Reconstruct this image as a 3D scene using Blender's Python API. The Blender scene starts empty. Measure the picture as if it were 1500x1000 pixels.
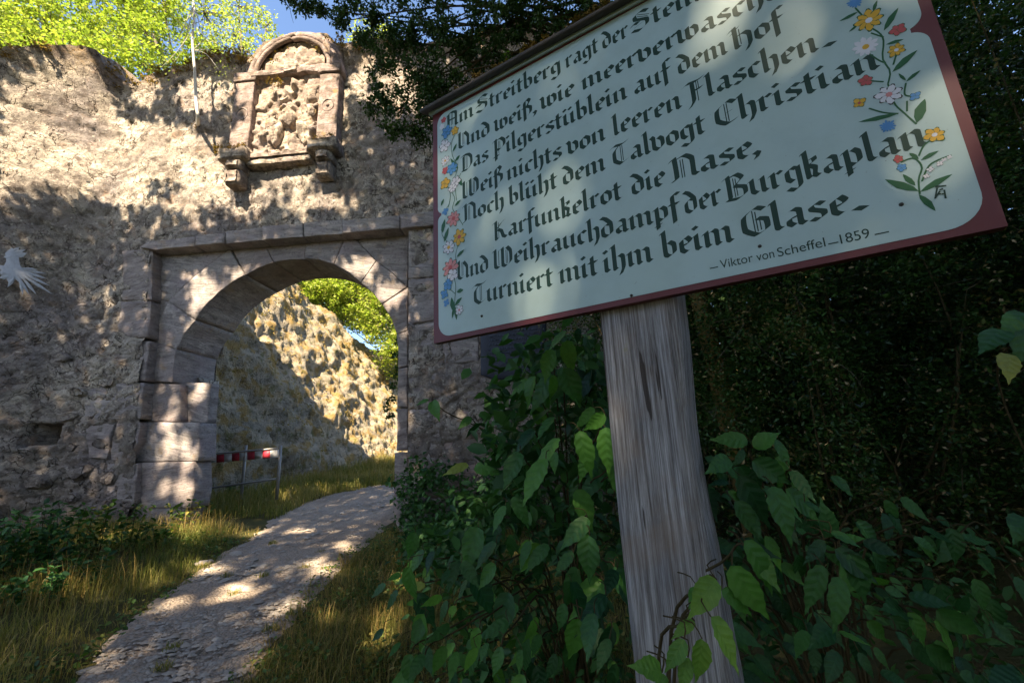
import bpy, math, random
import numpy as np
from mathutils import Vector, Matrix
random.seed(7); RNG = np.random.default_rng(11)
# ------------------------------------------------------------------ camera, world, sun, exposure
SC = bpy.context.scene; COL = SC.collection
F = 640.0; CAMH = 1.5
_up = np.array([-125/F, 2650/F, 1.]); _up /= np.linalg.norm(_up)
_fw = np.array([0, 0, 1.]); _Y = _fw - _up*(_fw@_up); _Y /= np.linalg.norm(_Y)
_X = np.cross(_up, _Y); _X = -_X if _X[0] < 0 else _X
RW = np.array([_X, _Y, _up])                      # world = RW @ (right, up, forward)
cam = bpy.data.objects.new('camera', bpy.data.cameras.new('camera')); COL.objects.link(cam)
cam.data.sensor_width = 36; cam.data.lens = F/1500*36; cam.data.clip_start = .05; cam.data.clip_end = 2000
cx, cy, cz = RW@np.array([1, 0, 0]), RW@np.array([0, 1, 0]), -(RW@np.array([0, 0, 1]))
M4 = Matrix(((cx[0], cy[0], cz[0], 0), (cx[1], cy[1], cz[1], 0), (cx[2], cy[2], cz[2], CAMH), (0, 0, 0, 1)))
cam.matrix_world = M4; SC.camera = cam
cam.data.dof.use_dof = False; cam.data.dof.focus_distance = 4.0; cam.data.dof.aperture_fstop = 11.0
SUN_EL, SUN_AZ = math.radians(48), math.radians(14)       # light travels towards +x sin(az), +y cos(az)
SD = np.array([math.sin(SUN_AZ)*math.cos(SUN_EL), math.cos(SUN_AZ)*math.cos(SUN_EL), -math.sin(SUN_EL)])
world = bpy.data.worlds.new('World'); SC.world = world; world.use_nodes = True
wn = world.node_tree; wn.nodes.clear()
sky = wn.nodes.new('ShaderNodeTexSky'); sky.sky_type = 'NISHITA'; sky.sun_disc = False
sky.sun_elevation = SUN_EL; sky.sun_rotation = math.pi+SUN_AZ; sky.air_density = 1.0; sky.dust_density = 1.2; sky.ozone_density = 3.0
bg = wn.nodes.new('ShaderNodeBackground'); bg.inputs['Strength'].default_value = 0.075
wo = wn.nodes.new('ShaderNodeOutputWorld')
wn.links.new(sky.outputs[0], bg.inputs[0]); wn.links.new(bg.outputs[0], wo.inputs[0])
sl = bpy.data.lights.new('sun', 'SUN'); sl.energy = 5.0; sl.angle = math.radians(.53); sl.color = (1, .82, .58)
sun = bpy.data.objects.new('sun', sl); COL.objects.link(sun)
sun.rotation_euler = Vector(SD).to_track_quat('-Z', 'Y').to_euler()
SC.view_settings.view_transform = 'Standard'; SC.view_settings.look = 'None'
SC.view_settings.exposure = 2.35; SC.view_settings.gamma = 1
SC.render.engine = 'CYCLES'
try: SC.cycles.max_bounces = 6; SC.cycles.transparent_max_bounces = 4
except Exception: pass

# ------------------------------------------------------------------ pixel helpers (photograph 1500x1000)
def ray(x, y): return RW@np.array([(x-750)/F, -(y-500)/F, 1.])
def at(x, y, Y):                                   # point at world depth Y
    r = ray(x, y); p = r*(Y/r[1]); p[2] += CAMH; return p
def proj(P):
    q = (np.asarray(P)-[0, 0, CAMH])@RW
    return 750+F*q[..., 0]/q[..., 2], 500-F*q[..., 1]/q[..., 2], q[..., 2]
WS = np.array([.99727634, -.07375568, 0]); WN = np.array([.07375568, .99727634, 0]); WP = np.array([-3.45676588, 7., 0])
def wp(s, h, off=0.):                              # wall coordinates to world (off > 0 is into the wall)
    s = np.asarray(s, float)[..., None]; o = np.asarray(off, float)[..., None]
    P = WP+s*WS+o*WN; P = P.copy() if P.ndim else P
    P[..., 2] = h; return P
def wpx(x, y, off=0.):                             # pixel to wall (s, h)
    r = ray(x, y); k = (WP@WN+off)/(r@WN); p = r*k
    return (p-WP)@WS, p[2]+CAMH
def gz(x, y):                                      # ground height
    x = np.asarray(x, float); y = np.asarray(y, float)
    z = .055*np.clip(y, -10, 7)+.09*np.clip(y-7, 0, 9)+.02*np.clip(y-16, 0, 200)
    z = z+.16*np.clip((-x-1.8-.28*y)/1.6, 0, 1.4)*np.clip(y/3, 0, 1)*np.clip((9-y)/3, 0, 1)
    z = z+.10*np.clip((x+.2)/1.5, 0, 2)
    return z
def gpx(x, y):                                     # pixel to ground
    r = ray(x, y); t = .5
    for _ in range(60):
        p = r*t; t += .5*((p[2]+CAMH)-float(gz(p[0], p[1])))/max(.08, -r[2]+.06*r[1])
        t = min(max(t, .2), 40)
    p = r*t; return np.array([p[0], p[1], float(gz(p[0], p[1]))])

# ------------------------------------------------------------------ noise
def _h(ix, iy, iz, seed):
    n = (ix*374761393+iy*668265263+iz*2147483647+seed*1274126177) & 0xffffffff
    n = ((n ^ (n >> 13))*1274126177) & 0xffffffff
    return ((n ^ (n >> 16)) & 0xffff)/65535.
def vn(P, seed=0):
    P = np.asarray(P, float); I = np.floor(P).astype(np.int64); f = P-I; f = f*f*(3-2*f)
    r = 0
    for dx in (0, 1):
        for dy in (0, 1):
            for dz in (0, 1):
                w = (f[..., 0] if dx else 1-f[..., 0])*(f[..., 1] if dy else 1-f[..., 1])*(f[..., 2] if dz else 1-f[..., 2])
                r = r+w*_h(I[..., 0]+dx, I[..., 1]+dy, I[..., 2]+dz, seed)
    return r
def fbm(P, o=4, seed=0):
    P = np.asarray(P, float); a = .5; r = 0; t = 0
    for k in range(o): r = r+a*vn(P*2**k+k*17.3, seed+k); t += a; a *= .55
    return r/t-.5
def vor(P2, seed=0):                               # 2D voronoi: F1, F2, cell value
    P = np.asarray(P2, float); I = np.floor(P).astype(np.int64)
    b1 = np.full(P.shape[:-1], 9.); b2 = b1.copy(); cv = b1*0
    for dx in (-1, 0, 1):
        for dy in (-1, 0, 1):
            jx, jy = I[..., 0]+dx, I[..., 1]+dy
            ox = jx+_h(jx, jy, jx*0, seed)*.8+.1; oy = jy+_h(jx, jy, jx*0+5, seed)*.8+.1
            d = np.hypot(P[..., 0]-ox, P[..., 1]-oy); v = _h(jx, jy, jx*0+9, seed)
            m = d < b1; b2 = np.where(m, b1, np.minimum(b2, d)); cv = np.where(m, v, cv); b1 = np.where(m, d, b1)
    return b1, b2, cv

# ------------------------------------------------------------------ object helpers
def tag(o, label=None, cat=None, group=None, kind=None):
    if label: o['label'] = label
    if cat: o['category'] = cat
    if group: o['group'] = group
    if kind: o['kind'] = kind
    return o
def thing(name, loc, label, cat, group=None):
    o = bpy.data.objects.new(name, None); COL.objects.link(o); o.location = Vector(loc); o.empty_display_size = .1
    return tag(o, label, cat, group)
def wloc(o):
    v = Vector((0, 0, 0))
    while o: v = v+o.location; o = o.parent
    return v
def mesh_np(name, V, faces, mat, smooth=False, rnd=None):
    """V (n,3); faces: int array (m,k) or list of arrays"""
    me = bpy.data.meshes.new(name)
    if isinstance(faces, np.ndarray): faces = [faces]
    faces = [np.asarray(f, np.int32) for f in faces if len(f)]
    me.vertices.add(len(V)); me.vertices.foreach_set('co', np.asarray(V, np.float32).ravel())
    li = np.concatenate([f.ravel() for f in faces]); tot = np.concatenate([np.full(len(f), f.shape[1], np.int32) for f in faces])
    st = np.concatenate([[0], np.cumsum(tot)[:-1]]).astype(np.int32)
    me.loops.add(len(li)); me.loops.foreach_set('vertex_index', li)
    me.polygons.add(len(tot)); me.polygons.foreach_set('loop_start', st); me.polygons.foreach_set('loop_total', tot)
    if smooth: me.polygons.foreach_set('use_smooth', np.ones(len(tot), bool))
    me.update(calc_edges=True)
    if rnd is not None:
        a = me.attributes.new('rnd', 'FLOAT', 'POINT'); a.data.foreach_set('value', np.asarray(rnd, np.float32))
    if mat: me.materials.append(mat)
    return me
def put(name, V, faces, mat, parent=None, smooth=False, rnd=None, kind=None, label=None):
    V = np.asarray(V, float); b = np.array(wloc(parent)) if parent else np.zeros(3)
    o = bpy.data.objects.new(name, mesh_np(name, V-b, faces, mat, smooth, rnd)); COL.objects.link(o)
    if parent: o.parent = parent
    if kind: o['kind'] = kind
    if label: o['label'] = label
    return o
class MB:
    def __init__(s): s.v = []; s.q = []; s.t = []; s.n = 0; s.r = []
    def add(s, V, Q=None, T=None, r=0.):
        V = np.asarray(V, float)
        if Q is not None and len(Q): s.q.append(np.asarray(Q)+s.n)
        if T is not None and len(T): s.t.append(np.asarray(T)+s.n)
        s.v.append(V); s.r.append(np.full(len(V), r)); s.n += len(V); return s
    def box(s, c, hx, hy, hz, ax=None, r=0.):
        ax = np.eye(3) if ax is None else np.asarray(ax)
        V = np.array([np.asarray(c)+i*hx*ax[0]+j*hy*ax[1]+k*hz*ax[2] for i in (-1, 1) for j in (-1, 1) for k in (-1, 1)])
        return s.add(V, [(0, 1, 3, 2), (4, 6, 7, 5), (0, 4, 5, 1), (2, 3, 7, 6), (0, 2, 6, 4), (1, 5, 7, 3)], r=r)
    def tube(s, pts, rad, k=6, r=0., caps=True):
        pts = np.asarray(pts, float); rad = np.broadcast_to(rad, len(pts)); T = np.gradient(pts, axis=0)
        T /= np.linalg.norm(T, axis=1)[:, None]+1e-9; a = np.array([0, 0, 1.]) if abs(T[0, 2]) < .9 else np.array([1., 0, 0])
        V = []
        for p, t, q in zip(pts, T, rad):
            u = np.cross(t, a); u /= np.linalg.norm(u)+1e-9; w = np.cross(u, t)
            for i in range(k): an = 2*math.pi*i/k; V.append(p+q*(math.cos(an)*u+math.sin(an)*w))
        n = len(pts); Q = [(i*k+j, i*k+(j+1) % k, (i+1)*k+(j+1) % k, (i+1)*k+j) for i in range(n-1) for j in range(k)]
        Tt = []
        if caps:
            V += [pts[0], pts[-1]]; c0, c1 = n*k, n*k+1
            Tt = [(c0, (j+1) % k, j) for j in range(k)]+[(c1, (n-1)*k+j, (n-1)*k+(j+1) % k) for j in range(k)]
        return s.add(V, Q, Tt, r)
    def build(s, name, mat, parent=None, smooth=False, kind=None, label=None):
        fs = ([np.concatenate(s.q)] if s.q else [])+([np.concatenate(s.t)] if s.t else [])
        return put(name, np.concatenate(s.v), fs, mat, parent, smooth, np.concatenate(s.r), kind, label)
def gridq(nu, nv):
    i, j = np.meshgrid(np.arange(nu-1), np.arange(nv-1), indexing='ij'); a = i*nv+j
    return np.stack([a, a+nv, a+nv+1, a+1], -1).reshape(-1, 4)
def curve(pts, n=10):
    pts = np.asarray(pts, float); t = np.linspace(0, len(pts)-1, n); i = np.clip(t.astype(int), 0, len(pts)-2); f = (t-i)[:, None]
    p = lambda k: pts[np.clip(k, 0, len(pts)-1)]
    a, b, c, d = p(i-1), p(i), p(i+1), p(i+2)
    return .5*((2*b)+(c-a)*f+(2*a-5*b+4*c-d)*f**2+(3*b-a-3*c+d)*f**3)

# ------------------------------------------------------------------ materials
class NT:
    def __init__(s, name):
        s.m = bpy.data.materials.new(name); s.m.use_nodes = True; s.t = s.m.node_tree; s.b = s.t.nodes['Principled BSDF']
        s.o = s.t.nodes['Material Output']
    def n(s, ty, ins=None, **k):
        nd = s.t.nodes.new('ShaderNode'+ty)
        for a, v in k.items(): setattr(nd, a, v)
        for a, v in (ins or {}).items():
            if hasattr(v, 'is_output'): s.t.links.new(v, nd.inputs[a])
            else: nd.inputs[a].default_value = v
        return nd
    def l(s, a, b): s.t.links.new(a, b)
    def pos(s, sc=(1, 1, 1), rot=(0, 0, 0), rand=False):
        g = s.n('TexCoord').outputs['Object']
        if rand:
            oi = s.n('ObjectInfo').outputs['Random']
            an = s.n('MapRange', {0: oi, 3: -.28, 4: .28}).outputs[0]
            g = s.n('VectorRotate', {'Vector': g, 'Angle': an}, rotation_type='Y_AXIS').outputs[0]
            of = s.n('Math', {0: oi, 1: 37.}, operation='MULTIPLY').outputs[0]
            g = s.n('VectorMath', {0: g, 1: s.n('CombineXYZ', {0: of, 1: of, 2: of}).outputs[0]}, operation='ADD').outputs[0]
        return s.n('Mapping', {0: g, 2: rot, 3: sc}).outputs[0]
    def noise(s, v, sc, det=6, ro=.6, dist=0.):
        return s.n('TexNoise', {'Vector': v, 'Scale': sc, 'Detail': det, 'Roughness': ro, 'Distortion': dist}).outputs[0]
    def ramp(s, f, stops, interp='LINEAR'):
        r = s.n('ValToRGB', {0: f}); e = r.color_ramp; e.interpolation = interp
        while len(e.elements) < len(stops): e.elements.new(.5)
        for q, (p, c) in zip(e.elements, stops): q.position = p; q.color = (*(c if hasattr(c, '__len__') else (c, c, c)), 1)
        return r.outputs[0]
    def mix(s, f, a, b, bt='MIX'):
        r = s.n('Mix', data_type='RGBA', blend_type=bt)
        for i, v in ((0, f), (6, a), (7, b)):
            if hasattr(v, 'is_output'): s.l(v, r.inputs[i])
            else: r.inputs[i].default_value = v if i == 0 else (*v, 1)
        return r.outputs[2]
    def bump(s, h, st=.5, d=.02, nrm=None):
        b = s.n('Bump', {'Height': h, 'Strength': st, 'Distance': d})
        if nrm is not None: s.l(nrm, b.inputs['Normal'])
        return b.outputs[0]
    def fin(s, col, rough=.9, nrm=None, spec=.2, metal=0.):
        for k, v in (('Base Color', col), ('Roughness', rough), ('Normal', nrm), ('Specular IOR Level', spec), ('Metallic', metal)):
            if v is None: continue
            if hasattr(v, 'is_output'): s.l(v, s.b.inputs[k])
            else: s.b.inputs[k].default_value = (*v, 1) if hasattr(v, '__len__') else v
        return s.m
def m_plain(name, c, rough=.6, spec=.3, metal=0., var=.25):
    t = NT(name); n = t.noise(t.pos(), 30); dk = tuple(x*(1-var) for x in c)
    return t.fin(t.mix(n, dk, c), rough, t.bump(n, .2, .003), spec, metal)
def m_rubble():
    t = NT('rubble_wall_stone'); p = t.pos()
    a = t.noise(p, 1.1, 5, .6, .6); b = t.noise(p, 7, 8, .7); c = t.noise(p, 48, 8, .75); g = t.noise(p, .8, 6, .6)
    col = t.ramp(a, [(.3, (.16, .14, .13)), (.45, (.31, .275, .24)), (.6, (.47, .42, .355)), (.75, (.56, .49, .38))])
    col = t.mix(t.ramp(g, [(.5, 0), (.6, .8)]), col, (.225, .20, .20))
    col = t.mix(t.ramp(b, [(.38, .9), (.52, 0)]), col, (.11, .09, .08))
    col = t.mix(t.ramp(t.noise(p, 3.2, 6, .65), [(.58, 0), (.7, .6)]), col, (.36, .24, .16))
    col = t.mix(t.ramp(c, [(.3, .7), (.5, 0)]), col, (.13, .105, .09))
    col = t.mix(t.ramp(t.noise(p, 16, 4, .6), [(.6, 0), (.68, .55)]), col, (.60, .54, .46))
    z = t.n('SeparateXYZ', {0: t.n('NewGeometry').outputs['Position']}).outputs[2]
    top = t.n('MapRange', {0: z, 1: 8.75, 2: 9.3}).outputs[0]
    col = t.mix(t.n('Math', {0: top, 1: t.ramp(b, [(.4, 0), (.6, .8)])}, operation='MULTIPLY').outputs[0], col, (.20, .12, .035))
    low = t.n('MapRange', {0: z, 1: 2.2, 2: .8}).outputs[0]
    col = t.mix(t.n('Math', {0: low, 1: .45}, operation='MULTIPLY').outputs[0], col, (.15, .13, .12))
    col = t.mix(t.n('Math', {0: t.n('Attribute', attribute_name='rnd').outputs['Fac'], 1: .7}, operation='MULTIPLY').outputs[0], col, (.13, .11, .095))
    wv = t.n('VectorMath', {0: p, 1: t.n('TexNoise', {'Vector': p, 'Scale': 2.5, 'Detail': 4.}).outputs[1]}, operation='ADD').outputs[0]
    cr = t.n('TexVoronoi', {'Vector': t.n('Mapping', {0: wv, 3: (1.6, 1.6, 2.8)}).outputs[0], 'Scale': 1.5}, feature='DISTANCE_TO_EDGE').outputs[0]
    crk = t.n('Math', {0: t.ramp(cr, [(.0, 1), (.022, 0)]), 1: t.ramp(a, [(.42, 0), (.52, 1)])}, operation='MULTIPLY').outputs[0]
    col = t.mix(crk, col, (.07, .055, .045))
    pt = t.n('TexVoronoi', {'Vector': t.n('Mapping', {0: wv, 3: (1, 1, 1.7)}).outputs[0], 'Scale': 17.}).outputs[0]
    pit = t.n('Math', {0: t.ramp(pt, [(.12, 1), (.26, 0)]), 1: t.ramp(b, [(.42, 0), (.58, 1)])}, operation='MULTIPLY').outputs[0]
    col = t.mix(pit, col, (.10, .08, .065))
    h = t.n('Math', {0: b, 1: t.n('Math', {0: c, 1: .45}, operation='MULTIPLY').outputs[0]}, operation='ADD').outputs[0]
    h = t.n('Math', {0: h, 1: t.n('Math', {0: pit, 1: crk}, operation='MAXIMUM').outputs[0]}, operation='SUBTRACT').outputs[0]
    return t.fin(col, .95, t.bump(h, 1., .045), .1)
def m_ashlar(name='ashlar_stone', tint=(.25, .228, .222), lt=(.40, .365, .345), dirt=False):
    t = NT(name); p = t.pos(rand=True)
    sc = t.n('Mapping', {0: p, 3: (1.2, 1.2, 6)}).outputs[0]
    st = t.noise(sc, 2.2, 7, .65, .5); st2 = t.noise(t.n('Mapping', {0: p, 3: (3, 3, 18)}).outputs[0], 2, 5, .7, .3); b = t.noise(p, 2.2, 5); c = t.noise(p, 45, 5, .7)
    col = t.ramp(st, [(.3, tuple(x*.42 for x in tint)), (.46, tint), (.66, lt)])
    col = t.mix(t.ramp(b, [(.45, 0), (.68, .8)]), col, (.28, .235, .245))
    col = t.mix(t.ramp(st2, [(.3, .6), (.44, 0)]), col, tuple(x*.4 for x in tint))
    col = t.mix(t.ramp(t.noise(p, 24, 6, .7), [(.33, .8), (.45, 0)]), col, tuple(x*.35 for x in tint))
    col = t.mix(t.ramp(t.noise(p, 3.3, 4), [(.6, 0), (.68, .5)]), col, (.34, .25, .15))
    col = t.mix(t.ramp(t.noise(p, 5, 5), [(.58, 0), (.72, .55)]), col, (.55, .50, .46))
    if dirt: col = t.mix(t.ramp(t.noise(p, 6, 7, .7), [(.42, .85), (.56, 0)]), col, (.09, .075, .065)); col = t.mix(t.ramp(t.noise(p, 4, 5), [(.6, 0), (.68, .7)]), col, (.26, .17, .06))
    oi = t.n('ObjectInfo').outputs['Random']
    col = t.mix(t.n('Math', {0: oi, 1: .35}, operation='MULTIPLY').outputs[0], col, tuple(x*.6 for x in (.36, .27, .24)))
    h = t.n('Math', {0: st, 1: t.n('Math', {0: st2, 1: t.n('Math', {0: c, 1: .3}, operation='MULTIPLY').outputs[0]}, operation='ADD').outputs[0]}, operation='ADD').outputs[0]
    return t.fin(col, .9, t.bump(h, .9, .02), .15)
def m_foliage(name, dk, lt, tr=.35, rough=.5, spec=.3, yel=None):
    t = NT(name); a = t.n('Attribute', attribute_name='rnd').outputs['Fac']
    stops = [(0, dk), (.75, lt)]+([(.93, yel)] if yel else [])
    col = t.ramp(a, stops); t.fin(col, rough, None, spec)
    tl = t.n('BsdfTranslucent', {0: t.mix(1., col, (1.0, 1.25, .55), 'MULTIPLY')})
    mx = t.n('MixShader', {0: tr, 1: t.b.outputs[0], 2: tl.outputs[0]}); t.l(mx.outputs[0], t.o.inputs[0]); return t.m
def m_bigleaf(name, dk, lt, vein):
    t = NT(name); P = t.n('TexCoord').outputs['Object']; s = t.n('SeparateXYZ', {0: P}).outputs
    ax = t.n('Math', {0: s[0]}, operation='ABSOLUTE').outputs[0]
    q = t.n('Math', {0: t.n('Math', {0: ax, 1: .75}, operation='MULTIPLY').outputs[0], 1: s[1]}, operation='SUBTRACT').outputs[0]
    sn = t.n('Math', {0: t.n('Math', {0: q, 1: 40.}, operation='MULTIPLY').outputs[0]}, operation='SINE').outputs[0]
    v1 = t.ramp(sn, [(.80, 0), (1., 1)]); v2 = t.ramp(ax, [(.0, 1), (.022, 0)])
    vv = t.n('Math', {0: v1, 1: v2}, operation='MAXIMUM').outputs[0]
    oi = t.n('ObjectInfo').outputs['Random']; n = t.noise(P, 6, 4)
    col = t.mix(oi, dk, lt); col = t.mix(t.ramp(n, [(.4, 0), (.7, .45)]), col, tuple(x*.6 for x in dk))
    col = t.mix(t.n('Math', {0: vv, 1: .22}, operation='MULTIPLY').outputs[0], col, vein)
    h = t.n('Math', {0: sn, 1: t.noise(P, 30)}, operation='ADD').outputs[0]
    t.fin(col, .45, t.bump(h, .15, .01), .3)
    tl = t.n('BsdfTranslucent', {0: t.mix(1., col, (1.1, 1.5, .5), 'MULTIPLY')})
    mx = t.n('MixShader', {0: .3, 1: t.b.outputs[0], 2: tl.outputs[0]}); t.l(mx.outputs[0], t.o.inputs[0]); return t.m
def m_ground():
    t = NT('verge_soil'); p = t.pos(); n = t.noise(p, 3); c = t.noise(p, 40)
    return t.fin(t.mix(c, t.mix(n, (.05, .04, .02), (.10, .085, .04)), (.07, .075, .025)), .95, t.bump(c, .8, .03), .1)
def m_path():
    t = NT('gravel_path'); p = t.pos(); n = t.noise(p, 1.6, 5); c = t.noise(p, 55, 6, .7); v = t.n('TexVoronoi', {'Vector': p, 'Scale': 38.}).outputs
    col = t.mix(t.ramp(n, [(.35, 0), (.65, 1)]), (.36, .285, .22), (.50, .41, .325))
    col = t.mix(t.ramp(c, [(.35, .8), (.6, 0)]), col, (.19, .16, .14))
    col = t.mix(t.n('Math', {0: t.ramp(v[0], [(.2, .8), (.4, 0)]), 1: t.ramp(n, [(.4, .4), (.6, 1)])}, operation='MULTIPLY').outputs[0], col, (.40, .36, .33))
    return t.fin(col, .95, t.bump(t.n('Math', {0: c, 1: v[0]}, operation='SUBTRACT').outputs[0], .9, .02), .1)
def m_stone(name, c):
    t = NT(name); p = t.pos(); n = t.noise(p, 14, 6, .65); r = t.n('Attribute', attribute_name='rnd').outputs['Fac']
    col = t.mix(n, tuple(x*.55 for x in c), tuple(min(1, x*1.25) for x in c))
    return t.fin(t.mix(r, col, tuple(x*.6 for x in c)), .9, t.bump(n, .6, .01), .15)
def m_rock():
    t = NT('mossy_limestone_rock'); p = t.pos(); a = t.noise(p, 1.3, 8, .7, .5); b = t.noise(p, 7, 8, .7); c = t.noise(p, 30, 4)
    col = t.ramp(a, [(.3, (.20, .18, .14)), (.5, (.38, .33, .25)), (.7, (.50, .42, .28))])
    col = t.mix(t.ramp(b, [(.36, .9), (.5, 0)]), col, (.09, .08, .05))
    col = t.mix(t.ramp(t.noise(p, 2.6, 6), [(.48, 0), (.6, .85)]), col, (.30, .20, .065))
    col = t.mix(t.ramp(t.noise(p, 3.6, 6), [(.56, 0), (.68, .8)]), col, (.13, .13, .04))
    return t.fin(col, .95, t.bump(t.n('Math', {0: b, 1: c}, operation='ADD').outputs[0], 1., .08), .1)
def m_wood():
    t = NT('weathered_grey_wood'); P = t.n('TexCoord').outputs['Object']
    g1 = t.noise(t.n('Mapping', {0: P, 3: (90, 90, 2.6)}).outputs[0], 1.3, 8, .75, .1)
    g2 = t.noise(t.n('Mapping', {0: P, 3: (260, 260, 5)}).outputs[0], 1.4, 5, .7); b = t.noise(P, 7, 4)
    ck = t.noise(t.n('Mapping', {0: P, 3: (46, 46, 2.6)}).outputs[0], 1.1, 3, .5)
    col = t.ramp(g1, [(.34, (.065, .06, .062)), (.45, (.23, .225, .23)), (.55, (.38, .375, .385)), (.68, (.55, .545, .56))])
    col = t.mix(t.ramp(g2, [(.35, .8), (.55, 0)]), col, (.10, .08, .07))
    col = t.mix(t.ramp(b, [(.5, 0), (.7, .45)]), col, (.27, .20, .15))
    col = t.mix(t.ramp(ck, [(.34, .9), (.355, 0)]), col, (.05, .04, .035))
    col = t.mix(t.ramp(t.noise(P, 12, 3), [(.68, 0), (.74, .5)]), col, (.30, .28, .10))
    h = t.n('Math', {0: g1, 1: t.n('Math', {0: g2, 1: .5}, operation='MULTIPLY').outputs[0]}, operation='ADD').outputs[0]
    return t.fin(col, .85, t.bump(h, .9, .004), .2)
def m_paint(name, c, gloss=.38, dirt=.15):
    t = NT(name); p = t.pos(); n = t.noise(p, 8, 6, .65); s = t.noise(p, 120, 3); g = t.noise(p, 2.5, 4)
    col = t.mix(t.ramp(n, [(.45, 0), (.8, dirt)]), c, tuple(x*.55 for x in c))
    col = t.mix(t.ramp(g, [(.4, 0), (.75, dirt*1.2)]), col, (c[0]*.85, c[1]*.8, c[2]*.62))
    col = t.mix(t.ramp(s, [(.70, 0), (.76, .5)]), col, (.10, .09, .07))
    return t.fin(col, t.ramp(n, [(.3, gloss), (.7, gloss+.2)]), t.bump(n, .12, .002), .4)
def m_bark(name, a, b):
    t = NT(name); P = t.n('TexCoord').outputs['Object']; n = t.noise(t.n('Mapping', {0: P, 3: (14, 14, 3)}).outputs[0], 2, 6, .7)
    return t.fin(t.mix(n, a, b), .9, t.bump(n, 1, .02), .1)
MAT = dict(rub=m_rubble(), ash=m_ashlar(), ashd=m_ashlar('reddish_ashlar', (.30, .22, .20), (.40, .30, .27)), soil=m_ground(), path=m_path(), rock=m_rock(), wood=m_wood(),
    pale=m_paint('pale_mint_paint', (.42, .56, .56), .38, .3), red=m_paint('dark_red_paint', (.13, .024, .028)), ink=m_plain('dark_green_paint', (.012, .05, .034), .5),
    roofw=m_plain('dark_roof_board', (.10, .085, .07), .8), yel=m_plain('yellow_flower_paint', (.75, .43, .04), .5), white=m_plain('white_flower_paint', (.78, .78, .82), .5),
    blue=m_plain('blue_flower_paint', (.10, .30, .62), .5), pink=m_plain('red_flower_paint', (.55, .10, .10), .5), rose=m_plain('rose_flower_paint', (.70, .28, .27), .5), stem=m_plain('green_leaf_paint', (.02, .12, .045), .5),
    nail=m_plain('dark_iron', (.05, .045, .04), .5, .5, .6), alu=m_plain('brushed_aluminium', (.52, .53, .58), .5, .4, .3, .4), plaq=m_plain('dark_bronze', (.016, .022, .04), .5, .4, .2),
    plaqt=m_plain('raised_bronze', (.04, .055, .085), .45, .5, .2), galv=m_plain('galvanised_pipe', (.34, .33, .32), .5, .4, .4), bred=m_plain('barrier_red', (.55, .05, .08), .5), bwhite=m_plain('barrier_white', (.8, .8, .82), .5),
    twig=m_bark('twig_bark', (.035, .03, .015), (.10, .075, .035)), bark=m_bark('grey_bark', (.07, .06, .04), (.20, .17, .12)), wbark=m_bark('pale_sapling_bark', (.45, .43, .39), (.72, .70, .66)), ybark=m_bark('ochre_bark', (.08, .055, .02), (.24, .17, .06)),
    fbright=m_foliage('sunlit_tree_leaf', (.15, .20, .03), (.36, .40, .08), .45, .5, .3, (.34, .32, .07)), flime=m_foliage('pale_lime_leaf', (.22, .25, .06), (.42, .42, .14), .5),
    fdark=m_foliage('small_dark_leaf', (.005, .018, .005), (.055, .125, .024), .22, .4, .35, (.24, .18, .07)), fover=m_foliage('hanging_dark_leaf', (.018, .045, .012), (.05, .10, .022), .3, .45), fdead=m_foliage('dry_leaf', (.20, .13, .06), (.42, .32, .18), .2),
    fcan=m_foliage('canopy_leaf', (.03, .06, .012), (.07, .12, .03), .2), fweed=m_foliage('weed_leaf', (.03, .075, .012), (.09, .16, .03), .3, .5, .3, (.28, .24, .06)),
    fivy=m_foliage('low_herb_leaf', (.018, .065, .022), (.06, .16, .04), .25), grass=m_foliage('verge_grass', (.07, .11, .02), (.30, .25, .075), .35, .6, .2, (.50, .36, .15)),
    straw=m_foliage('dry_grass', (.20, .13, .035), (.40, .29, .11), .35, .7, .1), moss=m_foliage('wall_top_moss', (.10, .06, .015), (.28, .18, .05), .2, .9, .1),
    leafd=m_bigleaf('dark_shrub_leaf', (.008, .050, .018), (.052, .165, .034), (.05, .18, .07)), leafm=m_bigleaf('mid_shrub_leaf', (.05, .16, .026), (.10, .26, .04), (.08, .19, .05)),
    leafl=m_bigleaf('light_shrub_leaf', (.08, .20, .03), (.14, .27, .045), (.20, .34, .09)), leafy=m_bigleaf('yellow_shrub_leaf', (.20, .26, .04), (.30, .33, .06), (.3, .38, .1)),
    stone=m_stone('path_stone', (.45, .40, .345)), relief=m_ashlar('carved_sandstone', (.38, .32, .26), (.56, .48, .38), True), pillar=m_ashlar('purple_sandstone', (.24, .185, .17), (.38, .31, .29), True))

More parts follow.
